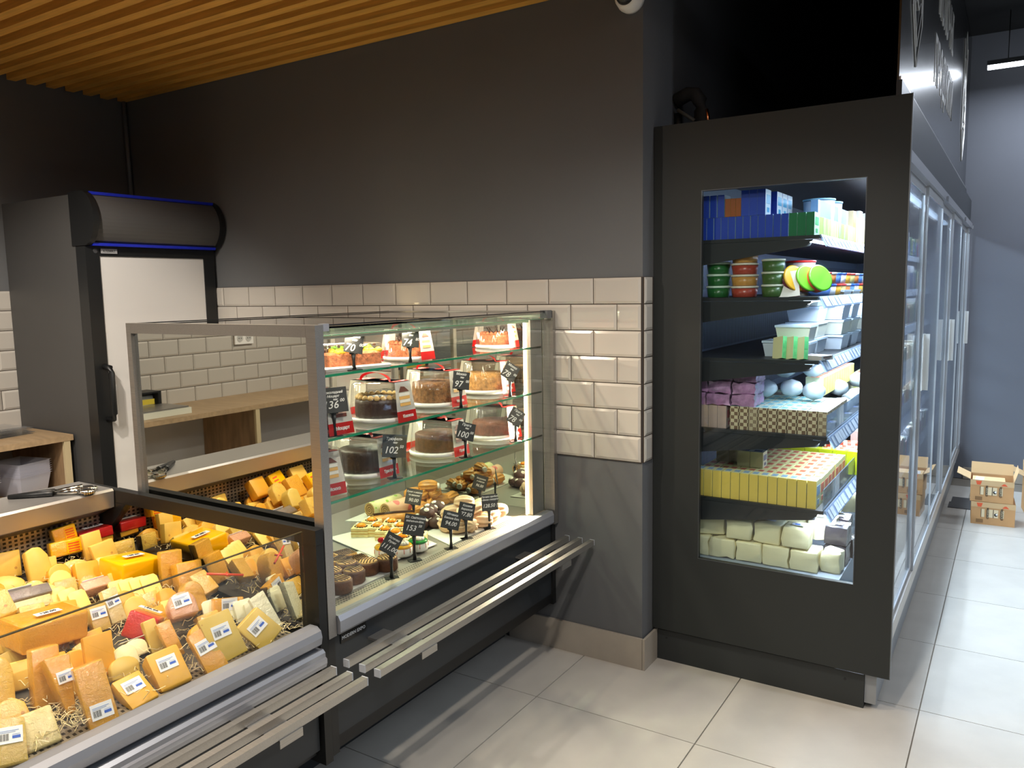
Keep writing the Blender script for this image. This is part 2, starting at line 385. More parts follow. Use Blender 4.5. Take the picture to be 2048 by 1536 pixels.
# wrapping machine on the counter (seen in the mirror)
wm = thing('film_wrapping_machine', 'black and steel film wrapping machine on the oak worktop seen in the mirror', 'machine', (-2.93,-2.42,.85))
wpart(wm, 'base', [(-3.12,-2.74,-2.56,-2.16,.851,.885)], mat('cream_metal',(214,214,196),.4), .004)
wpart(wm, 'hot_plate', [(-2.98,-2.75,-2.55,-2.17,.8855,.893)], steel, .002)
wpart(wm, 'film_holder', [(-3.14,-3.0,-2.55,-2.53,.886,.965),(-3.14,-3.0,-2.19,-2.17,.886,.965),(-3.14,-3.0,-2.53,-2.19,.955,.965)], black, .003)
bm = bmesh.new(); tube(bm,[(-3.07,-2.525,.925),(-3.07,-2.195,.925)],.026,14)
for v in bm.verts: v.co -= wm.location
obj('film_roll', bm, mat('film_roll',(210,210,205),.3), wm)
wpart(wm, 'yellow_strip', [(-2.999,-2.994,-2.50,-2.22,.895,.925)], mat('yellow_label',(214,190,60),.5))

# ================================================================== PASTRY CASE
pc = thing('pastry_display_case', 'tall glass pastry display case with steel frame and charcoal front', 'display case', (-.8,-.65,0))
wpart(pc, 'front_panel', [(-.412,-.396,-1.275,-.03,.245,.556)], dkpanel, .003)
wpart(pc, 'underbody', [(-1.18,-.413,-1.27,-.035,.215,.555)], nearblack)
wpart(pc, 'lower_trim', [(-1.18,-.398,-1.275,-.03,.205,.2445)], mat('trim_black',(12,13,14),.5))
wpart(pc, 'kick_plate', [(-1.15,-.64,-1.27,-.02,0,.2)], mat('kick_dark',(36,42,46),.45), .002)
for a,b in ((-1.302,-1.276),(-.029,-.004)): wpart(pc, 'end_cheek', [(-1.2,-.388,a,b,.2,.548)], mat('cheek_black',(22,23,24),.45), .002)
wprism(pc, 'bumper', [(-.408,.553),(-.376,.553),(-.371,.560),(-.371,.592),(-.379,.607),(-.408,.607)], 'Y', -1.269, -.042, alu)
wpart(pc, 'sill', [(-.435,-.4085,-1.269,-.042,.59,.6045)], mat('sill_steel',(206,190,165),.38,.5))
wpart(pc, 'grille_strip', [(-.475,-.4355,-1.269,-.042,.59,.603)], perforated('pastry_grille',(186,176,160),(40,38,34),(.0125,.011),.5,.5,(0,1)))
wpart(pc, 'deck', [(-1.16,-.4755,-1.269,-.042,.59,.601)], mat('deck_steel',(170,164,154),.35,.6,var=.05,vs=3))
wpart(pc, 'rear_panel', [(-1.175,-1.161,-1.269,-.042,.56,.93)], steel)
for y in (-1.25,-.86,-.46,-.07): wpart(pc, 'rear_mullion', [(-1.185,-1.165,y-.012,y+.012,.931,1.405)], steel)
for a,b in ((-1.238,-.872),(-.848,-.472),(-.448,-.082)): wpart(pc, 'sliding_pane', [(-1.178,-1.173,a,b,.935,1.40)], glass)
wpart(pc, 'rear_top_rail', [(-1.20,-1.16,-1.262,-.06,1.405,1.42)], steel)
# mirrored end wall in a steel frame, facing the cheese case
fy = (-1.302,-1.272)
wpart(pc, 'frame_stile', [(-.4195,-.3835,fy[0],fy[1],.549,1.427)], steel, .0015, 'brushed steel front stile')
wpart(pc, 'frame_stile', [(-1.246,-1.222,fy[0],fy[1],.30,1.427)], steel, .0015, 'brushed steel rear stile')
wpart(pc, 'frame_rail', [(-1.2215,-.42,fy[0],fy[1],1.394,1.427)], steel_x, .0015)
wpart(pc, 'end_mirror', [(-1.222,-.419,-1.290,-1.279,.50,1.394)], mirror_m)
# far end
wpart(pc, 'frame_stile', [(-.416,-.372,-.034,-.006,.549,1.427)], steel, .0015)
wpart(pc, 'frame_stile', [(-1.23,-1.2,-.034,-.006,.2,1.427)], steel, .0015)
wpart(pc, 'frame_rail', [(-1.1995,-.4165,-.034,-.006,1.40,1.427)], steel_x, .0015)
wpart(pc, 'end_mirror', [(-1.2,-.4165,-.041,-.0345,.58,1.40)], mirror_m)
wpart(pc, 'light_channel', [(-.428,-.418,-.132,-.045,.6055,1.395),(-.446,-.4285,-.132,-.112,.6055,1.395)], mat('channel_steel',(150,150,146),.35,.7))
wpart(pc, 'led_strip', [(-.447,-.440,-.1405,-.1325,.607,1.392)], led_warm, 0, 'glowing warm white strip')
wpart(pc, 'roof_glass', [(-1.235,-.386,-1.2695,-.036,1.416,1.4225)], topglass)
wpart(pc, 'front_glass', [(-.3905,-.3865,-1.2695,-.0345,.608,1.4155)], glass)
wpart(pc, 'roof_edge_trim', [(-.3925,-.3855,-1.2695,-.0345,1.4235,1.427)], black)
wpart(pc, 'roof_edge_trim', [(-1.235,-1.229,-1.2695,-.0345,1.4235,1.427)], black)
wpart(pc, 'roof_reflection', [(-.41,-.405,-1.262,-.045,1.397,1.4155)], thin('roof_reflection',(.8,.9,.84),1.5,haze=.25,hazecol=(.7,.75,.6)))  # hazy strip stands in for the reflection of the roof glass edge
wpart(pc, 'roof_edge_reflection', [(-.4105,-.4045,-1.262,-.045,1.3945,1.3968)], green_edge)  # green line of that painted reflection
wpart(pc, 'corner_bracket', [(-.402,-.383,-1.2715,-1.25,1.409,1.4295)], alu, .003)
wpart(pc, 'corner_bracket', [(-.408,-.374,-.072,-.038,1.398,1.4295)], mat('bracket_dark',(90,92,94),.5), .003)
for z in (1.279,1.097,.917):
    for a,b in ((-1.255,-.368),(-.364,-.05)):
        o = wpart(pc, 'shelf', [(-1.08,-.4215,a,b,z,z+.0065)], shelfglass, 0, 'clear glass shelf with green edge')
        wpart(pc, 'shelf_edge', [(-.421,-.418,a,b,z-.0005,z+.007)], green_edge)
    for y in (-1.262,-.366,-.046): wpart(pc, 'shelf_bracket', [(-1.16,-.52,y-.003,y+.003,z-.011,z-.001)], steel)
# badge on the front
bm = bmesh.new(); box(bm,-.0,.105,-.0025,0,-.0155,.0155); o = obj('maker_badge', bm, mat('badge_black',(8,8,8),.3), pc, (.4046,-.598,-.0), (0,0,pi/2)); o.location.z = .528
text(o,'MODERN EXPO',.0138,mat('badge_letters',(215,215,215),.4),(.052,-.003,0),(pi/2,0,0),bold=.0003)
def rails(root, ya, yb, brackets):
    for i, x in enumerate((-.325,-.266,-.212)):
        r_ = wpart(root, 'rail', [(x,x+.020,ya,yb,.489,.510)], steel, .0015)
        for y0,y1 in ((ya-.0035,ya-.0002),(yb+.0002,yb+.0035)):
            bm = bmesh.new(); L = root.location; box(bm,x-.0005-L.x,x+.0205-L.x,y0-L.y,y1-L.y,.4885,.5105); bevel(bm,.001,1)
            obj('end_cap', bm, mat('grey_end_cap',(178,182,188),.5), r_)
    for y in brackets:
        wpart(root, 'rail_bracket', [(-.396,-.19,y-.035,y+.035,.4820,.4885),(-.1915,-.1885,y-.035,y+.035,.468,.4888)], steel_x, .0008)
rails(pc, -1.306, -.036, (-1.10,-.27))
def area(parent, loc, rot, sx, sy, e, col):
    l = bpy.data.lights.new('strip_light','AREA'); l.shape = 'RECTANGLE'; l.size = sx; l.size_y = sy; l.energy = e; l.color = col
    o = bpy.data.objects.new('strip_light', l); C.objects.link(o); o.parent = parent; o.location = Vector(loc)-parent.location; o.rotation_euler = rot; return o
# added top front and rear strips to brighten the case, and the vertical one
wpart(pc, 'added_top_led', [(-.426,-.414,-1.25,-.15,1.385,1.393)], mat('led_body',(200,190,170),.5))
wpart(pc, 'added_rear_led', [(-1.158,-1.14,-1.25,-.06,1.398,1.404)], led_warm)
area(pc,(-1.0,-.66,1.396),(0,R(-18),0),.03,1.15,P_CASE*2.0,(1,.86,.66))
area(pc,(-.436,-.7,1.388),(0,R(30),0),.012,1.05,P_CASE*.35,(1,.86,.66))
area(pc,(-.4435,-.1425,1.0),(R(90),0,R(-160)),.006,.76,P_CASE*2.6,(1,.86,.66))

# ================================================================== CHEESE CASE
cc = thing('cheese_display_case', 'low open cheese display case with curved silver bumper and front glass', 'display case', (-.85,-2.5,0))
Y0, Y1 = -3.7, -1.337
wpart(cc, 'front_panel', [(-.415,-.40,Y0,Y1-.003,.235,.488)], dkpanel, .003)
wpart(cc, 'lower_body', [(-1.35,-.416,Y0,Y1-.003,.215,.53)], nearblack)
wpart(cc, 'kick_plate', [(-1.2,-.64,Y0,-1.31,0,.2)], mat('kick_dark',(36,42,46),.45))
wpart(cc, 'rear_body', [(-1.52,-1.431,Y0,Y1-.003,.1,.866)], mat('rear_grey',(140,142,146),.5))
wprism(cc, 'bumper', [(-.412,.548),(-.380,.548),(-.370,.556),(-.366,.576),(-.370,.594),(-.384,.604),(-.412,.604)], 'Y', Y0, Y1-.006, alu)
wprism(cc, 'lower_bumper', [(-.415,.488),(-.366,.488),(-.362,.500),(-.362,.512),(-.368,.516),(-.368,.528),(-.376,.536),(-.415,.536)], 'Y', Y0, Y1+.004, alu)
wpart(cc, 'sill', [(-.458,-.4125,Y0,Y1-.003,.53,.566)], mat('sill_grey',(150,146,132),.4,.5))
wpart(cc, 'front_glass', [(-.432,-.426,Y0,Y1-.004,.5665,.862)], glass)
wpart(cc, 'front_glass_edge', [(-.4325,-.4255,Y0,Y1-.004,.8625,.8645)], mat('dark_glass_edge',(70,62,40),.3))
sl_ = .117
def dz(x): return .555+(-.46-x)*sl_
wprism(cc, 'grille_strip', [(-.459,.545),(-.459,.556),(-.56,dz(-.56)+.0005),(-.56,dz(-.56)-.01)], 'Y', Y0, Y1-.003, perforated('cheese_grille',(150,140,122),(26,25,24),(.019,.014),.52,.5,(0,1)))
wprism(cc, 'deck', [(-.5605,dz(-.56)-.012),(-.5605,dz(-.56)-.002),(-1.42,dz(-1.42)-.002),(-1.42,dz(-1.42)-.012)], 'Y', Y0, Y1-.003, mat('deck_dark',(78,74,68),.4,.4))
perf2 = perforated('rear_perforated',(176,164,146),(34,32,30),(.017,.013),.55,.55,(1,2))
wpart(cc, 'rear_perforated_panel', [(-1.43,-1.4205,Y0,Y1-.003,.64,.79)], perf2)
wprism(cc, 'worktop', [(-1.54,.875),(-1.335,.875),(-1.328,.868),(-1.333,.812),(-1.340,.812),(-1.338,.862),(-1.54,.867)], 'Y', Y0, Y1-.0, mat('worktop_steel',(176,174,172),.3,.75), 0, 'stainless steel worktop with turned down lip')
wprism(cc, 'lip_inner', [(-1.34,.808),(-1.345,.808),(-1.42,.775),(-1.42,.79),(-1.341,.811)], 'Y', Y0, Y1-.003, steel)
# end wall: black frame round a mirror
ey = (-1.3345,-1.306)
ef = mat('satin_black_frame',(24,25,25),.42,.1)
wpart(cc, 'end_frame_rail', [(-1.345,-.384,ey[0],ey[1],.828,.8705)], ef, .004)
wpart(cc, 'end_frame_stile', [(-.45,-.384,ey[0],ey[1],.19,.8275)], ef, .003)
wprism(cc, 'end_frame_corner', [(-1.345,.8275),(-1.27,.8275),(-1.41,.70),(-1.53,.70),(-1.53,.868),(-1.346,.868)], 'Y', ey[0], ey[1], ef)
wpart(cc, 'end_wall', [(-1.43,-.451,-1.317,-1.306,.21,.828)], ef)
wpart(cc, 'end_mirror', [(-1.42,-.4505,-1.3205,-1.3175,.56,.8275)], mirror_m)
rails(cc, Y0+.05, -1.358, (-1.62,-2.5,-3.3))

# ================================================================== DAIRY COOLER
dc = thing('wall_cooler', 'tall black refrigerated dairy cabinet with side window and sliding glass doors', 'cooler', (.44,2.1,0))
pm = mat('cooler_side_black',(39,42,41),.5,.15,var=.04,vs=1.5)
bm = bmesh.new(); L = dc.location
xs = (.004,.193,.754,.8815); zs = (.138,.461,1.862,2.115)
for i in range(3):
    for k in range(3):
        if i == 1 and k == 1: continue
        box(bm, xs[i]-L.x, xs[i+1]-L.x, .1-L.y, .118-L.y, zs[k], zs[k+1])
bmesh.ops.remove_doubles(bm, verts=bm.verts, dist=1e-5)
seen = {}
for f in bm.faces:
    k = tuple(round(c,4) for c in f.calc_center_median()); seen.setdefault(k,[]).append(f)
bmesh.ops.delete(bm, geom=[f for v in seen.values() if len(v) > 1 for f in v], context='FACES')
obj('side_panel', bm, pm, dc)
wpart(dc, 'side_panel_edge', [(.8818,.8845,.099,.119,.138,2.116)], mat('edge_grey',(110,114,118),.4,.5))
wpart(dc, 'window_trim', [(.190,.193,.0985,.1,.458,1.865),(.754,.757,.0985,.1,.458,1.865),(.193,.754,.0985,.1,.458,.461),(.193,.754,.0985,.1,1.862,1.865)], mat('window_trim_dark',(80,84,88),.3,.5))
wpart(dc, 'side_window', [(.1935,.7535,.1185,.1235,.455,1.868)], thin('cooler_window',(.90,.95,.95),1.0))
o = wpart(dc, 'plinth', [(.012,.799,.122,4.1,0,.126)], mat('plinth_black',(44,47,47),.5,.1), .002)
for x in (.055,.735):
    bm = bmesh.new(); lathe(bm,[(.0045,0),(.0045,.001)],12); obj('screw_hole', bm, ink, o, (x-.44,.1215-2.1,.095),(pi/2,0,0))
inw = mat('cooler_white_blue',(160,170,186),.5); ind = mat('cooler_inner_black',(26,28,32),.5)
wpart(dc, 'back_wall', [(.03,.09,.12,4.1,.13,2.1)], perforated('cooler_back',(150,162,184),(30,34,44),(.02,.25),.5,0,(1,2)))
wpart(dc, 'far_side', [(.09,.85,4.08,4.1,.13,2.1)], inw)
wpart(dc, 'top_box', [(.09,.853,.12,4.1,1.95,2.1)], mat('cooler_ceiling',(96,88,92),.3,.4))
wpart(dc, 'base_tub', [(.09,.70,.125,4.08,.13,.45)], inw)
wpart(dc, 'fascia', [(.8535,.868,.12,4.12,1.945,2.112)], mat('fascia_grey',(62,65,68),.4,.3), .002)
wpart(dc, 'door_top_track', [(.855,.882,.12,4.12,1.906,1.944)], alu, .002)
wpart(dc, 'door_bottom_track', [(.80,.868,.12,4.12,.215,.276)], mat('track_beige',(190,184,176),.4,.4), .002)
wpart(dc, 'kick_panel', [(.795,.845,.125,4.12,.127,.2145),(.80,.838,.13,4.12,.02,.1265)], mat('kick_silver',(150,153,156),.5,.3))
ys = [.122,.90,1.64,2.39,3.14,3.89,4.08]
dm = mat('door_frame_alu',(178,180,182),.4,.4)
for i in range(6):
    a, b = ys[i]+.001, ys[i+1]-.001; xo = 0 if i%2 == 0 else .012
    d = wpart(dc, 'sliding_door', [(.846+xo,.858+xo,a,a+.014,.277,1.905),(.846+xo,.858+xo,b-.014,b,.277,1.905),(.846+xo,.858+xo,a+.014,b-.014,.277,.293),(.846+xo,.858+xo,a+.014,b-.014,1.87,1.905)], dm)
    bm = bmesh.new(); L = dc.location; box(bm,.850+xo-L.x,.854+xo-L.x,a+.0145-L.y,b-.0145-L.y,.2935,1.8695); obj('door_glass', bm, doorglass, d)
hm = thin('handle_plate',(.95,.95,.92),1,haze=.62,hazecol=(.88,.88,.85))
for y in (.90,2.39,3.89):
    wpart(dc, 'door_handle', [(.872,.876,y-.034,y+.034,1.065,1.30),(.876,.896,y-.004,y+.004,1.065,1.30)], hm)
for y in (1.64,3.14,4.05): wpart(dc, 'track_roller', [(.883,.892,y-.02,y+.02,1.90,1.925)], alu, .004)
# shelves
SH = [(1.688,.60),(1.472,.60),(1.245,.61),(.972,.645),(.700,.64)]
railm = mat('price_rail_blue',(150,170,205),.3)
for i,(z,xf) in enumerate(SH):
    s = wpart(dc, 'shelf', [(.092,xf,.145,4.06,z-.016,z-.003)], ind, .002)
    L = dc.location
    bm = bmesh.new(); prism(bm,[(.092,z-.11),(.092,z-.017),(xf-.02,z-.017),(xf-.03,z-.04)],'Y',.146,.150)
    for v in bm.verts: v.co -= L
    obj('shelf_arm', bm, ind, s)
    bm = bmesh.new(); prism(bm,[(xf+.001,z-.002),(xf+.006,z-.002),(xf+.028,z-.042),(xf+.022,z-.044)],'Y',.146,4.06)
    for v in bm.verts: v.co -= L
    obj('price_rail', bm, railm, s)
    bm = bmesh.new(); yy = .17
    while yy < 4.0:
        w = random.choice((.03,.045,.045,.06)); n = Vector((.9,0,.44)).normalized()*.0012
        a = Vector((xf+.0085,yy,z-.006))+n; b_ = Vector((xf+.026,yy,z-.038))+n
        quad(bm,[a-L,(a+Vector((0,w,0)))-L,(b_+Vector((0,w,0)))-L,b_-L]); yy += w+random.uniform(.004,.03)
    o = obj('price_tickets', bm, mat('ticket_white',(205,214,232),.5), s); o['kind'] = 'stuff'
    bm = bmesh.new(); box(bm,xf-.05-L.x,xf-.028-L.x,.16-L.y,4.0-L.y,z-.023,z-.0165); obj('led_tube', bm, led_cool, s)
    if i >= 3:
        bm = bmesh.new(); box(bm,xf-.004-L.x,xf-.001-L.x,.15-L.y,4.06-L.y,z-.002,z+.075); obj('front_guard', bm, thin('guard_plastic',(.86,.92,.97),1.6,haze=.12,hazecol=(.6,.75,.95)), s)
    for yc in (.95,2.9): area(dc,(xf-.02,yc,z-.025),(0,R(-25),0),.02,1.7 if yc < 1 else 2.0,P_COOLER*(2.2 if yc < 1 else 1.6),COOL)
wpart(dc, 'ceiling_led', [(.70,.73,.16,4.0,1.935,1.949)], led_cool)
for yc in (.95,2.9): area(dc,(.715,yc,1.93),(0,R(-12),0),.03,1.7,P_COOLER*3.4,COOL)

# sign board above the cooler
sb = thing('sign_board', 'black glossy sign board with white lettering above the wall cooler', 'sign', (.81,2.2,2.2))
wpart(sb, 'lower_board', [(.812,.83,.27,4.14,2.113,2.2)], mat('fascia_grey',(62,65,68),.4,.3))
wpart(sb, 'board', [(.813,.82,.27,4.14,2.2,3.28)], mat('sign_black',(24,24,26),.27,coat=.4,spec=.7))
wpart(sb, 'bottom_trim', [(.8205,.826,.27,4.14,2.2,2.212)], mat('trim_silver',(190,190,192),.35,.5))
sw = mat('sign_white',(205,203,198),.55)
text(sb,'МОЛОЧНІ',.285,sw,(.0112,-.20,.655),(pi/2,0,pi/2),ext=.0015,bold=.004,sx=.62)
text(sb,'ПРОДУКТИ',.285,sw,(.0112,-.20,.325),(pi/2,0,pi/2),ext=.0015,bold=.004,sx=.70)
def emblem(yc):
    bm = bmesh.new()
    def line(p, r=.0022):
        tube(bm,[(.013,yc-2.2+a,b) for a,b in p],r,4)
    line([(-.155,.9),(-.155,.32),(0,.135),(.155,.32),(.155,.9)],.0032)
    line([(-.12,.86),(-.12,.36),(0,.21),(.12,.36),(.12,.86),(0,.98),(-.12,.86)],.003)
    line([(-.04,.80),(-.04,.66),(-.07,.60),(-.07,.40),(.05,.40),(.05,.60),(.02,.66),(.02,.80),(-.04,.80)],.003)
    line([(.075,.42),(.09,.42),(.095,.54),(.07,.54),(.075,.42)],.003)
    line([(-.09,.34),(-.03,.38),(.03,.35),(.09,.39)],.0028); line([(-.07,.50),(.05,.50)],.0025)
    obj('emblem', bm, sw, sb)['label'] = 'white line drawn shield with bottle and glass'
emblem(.70); emblem(3.55)
# pipe on top of the cooler
pp = thing('insulated_pipe', 'black insulated pipe bend with a strip of bare copper above the cooler', 'pipe', (.09,.32,2.1))
bm = bmesh.new(); tube(bm,[(.02,0,.0),(.02,0,.10),(.015,0,.135),(-.005,-.0,.165),(-.035,-.0,.17),(-.085,0,.15)],.028,14); obj('pipe_foam', bm, mat('foam_black',(44,42,40),.85,bump=.3,bs=60), pp)
bm = bmesh.new(); tube(bm,[(.052,-.012,.0),(.052,-.012,.07),(.046,-.012,.10)],.006,8); obj('copper_tube', bm, mat('copper',(230,140,90),.25,1), pp)
bm = bmesh.new(); tube(bm,[(-.075,0,0),(-.075,0,.10)],.016,10); obj('drain_tube', bm, black, pp)
bm = bmesh.new(); tube(bm,[(-.07,-.02,.11),(.0,-.02,.06)],.008,6); obj('tie_wrap', bm, mat('tape',(96,92,82),.7), pp)

# ================================================================== CARTONS
card = mat('corrugated_cardboard',(196,150,100),.75,var=.06,vs=12); card_in = mat('cardboard_inside',(206,172,126),.8)
def carton(name,label,x,y,z,w,d,h,rz,opened):
    t = thing(name,label,'box',(x,y,z),(0,0,rz),None)
    bm = bmesh.new(); box(bm,-w/2,w/2,-d/2,d/2,0,h)
    top = max(bm.faces, key=lambda f: f.calc_center_median().z)
    if opened:
        bmesh.ops.delete(bm, geom=[top], context='FACES_ONLY')
    bevel(bm,.002,1); obj('carton_body', bm, card, t)
    bm = bmesh.new(); box(bm,-w/2-.001,w/2+.001,-d/2-.0015,-d/2-.0002,h-.033,h+.001); obj('lid_band', bm, card_in, t)
    def pt(pts,m,nm): 
        bm = bmesh.new(); quad(bm,[(a,-d/2-.0022,b) for a,b in pts]); obj(nm,bm,m,t)
    org = mat('orange_print',(222,92,52),.6); 
    pt([(-w*.38,h*.96),(-w*.24,h*.96),(-w*.27,h*.79),(-w*.35,h*.79)],org,'print_badge'); pt([(w*.20,h*.80),(w*.36,h*.80),(w*.30,h*.90),(w*.26,h*.90)],org,'print_badge')
    for a,b in ((-.27,-.19),(-.14,.0),(.01,.12),(.17,.25)):
        pt([(w*a,h*.34),(w*b,h*.34),(w*b,h*.70),(w*a,h*.70)],mat('cream_print',(226,206,166),.6),'picture_panel')
        bm = bmesh.new(); box(bm,w*a-.001,w*a+.0015,-d/2-.0032,-d/2-.0024,h*.33,h*.71); obj('panel_line',bm,ink,t)
    bm = bmesh.new(); lathe(bm,[(.010,0),(.010,.0006)],10); obj('picture_spot',bm,ink,t,(w*.07,-d/2-.0025,h*.48),(pi/2,0,0))
    bm = bmesh.new(); lathe(bm,[(.006,0),(.006,.0006)],10); obj('picture_spot',bm,white,t,(w*.085,-d/2-.0033,h*.5),(pi/2,0,0))
    text(t,'МОЛОКО',h*.11,ink,(-w*.12,-d/2-.0035,h*.52),(pi/2,pi/2,0),ext=.0002,bold=.0004); text(t,'МОЛОКО',h*.11,ink,(w*.20,-d/2-.0035,h*.52),(pi/2,pi/2,0),ext=.0002,bold=.0004)
    pt([(-w*.38,h*.08),(-w*.22,h*.08),(-w*.22,h*.24),(-w*.38,h*.24)],mat('dull_print',(140,104,66),.7),'code_block')
    if opened:
        fl = .085
        def flap(p0,p1,out,up,nm='flap'):
            a = Vector(p0); b = Vector(p1); o_ = Vector(out)*fl+Vector((0,0,up)); bm = bmesh.new()
            v = [a,b,b+o_*.96,a+o_]; th = Vector((0,0,.003))
            A = [bm.verts.new(q) for q in v]; B = [bm.verts.new(q+th) for q in v]
            bm.faces.new(A); bm.faces.new(B[::-1])
            for k in range(4): bm.faces.new((A[k],A[(k+1)%4],B[(k+1)%4],B[k]))
            obj(nm,bm,card_in,t)
        flap((-w/2,-d/2,h),(-w/2,d/2,h),(-.9,0,0),.035); flap((w/2,-d/2,h),(w/2,d/2,h),(.25,0,0),.075)
        flap((-w/2,d/2,h),(w/2,d/2,h),(0,.25,0),.07)
        bm = bmesh.new(); box(bm,-w/2+.01,w*.3,-d/2+.005,d*.25,h-.012,h-.006); obj('loose_sheet',bm,card_in,t)
        pp_ = [(-w/2+.02,-d/2+.02),(-w*.2,-d/2+.015),(-w*.18,d*.1),(-w/2+.03,d*.12)]
        bm = bmesh.new(); quad(bm,[(a,b,h-.0055) for a,b in pp_]); obj('paper_slip',bm,mat('slip',(190,190,196),.6),t)
    return t
carton('carton','closed carton box on the floor under the open one by the far wall',1.122,2.955,0,.236,.20,.142,R(3),False)
carton('carton','open carton box with raised flaps on top of another by the far wall',1.112,2.955,.1435,.232,.20,.138,R(2),True)
carton('carton','cardboard box at the right picture edge behind the two stacked cartons',1.42,3.32,0,.26,.22,.25,R(6),True)
bm = bmesh.new(); box(bm,.86,1.02,3.18,3.34,0,.004); box(bm,.87,1.02,3.341,3.5,0,.003); tag(obj('floor_shade_patch', bm, mat('painted_floor_shade',(74,72,70),.6)), 'dark painted sheet on the floor between cooler and cartons', 'shade')  # flat dark boxes stand in for the cartons' shade on the floor

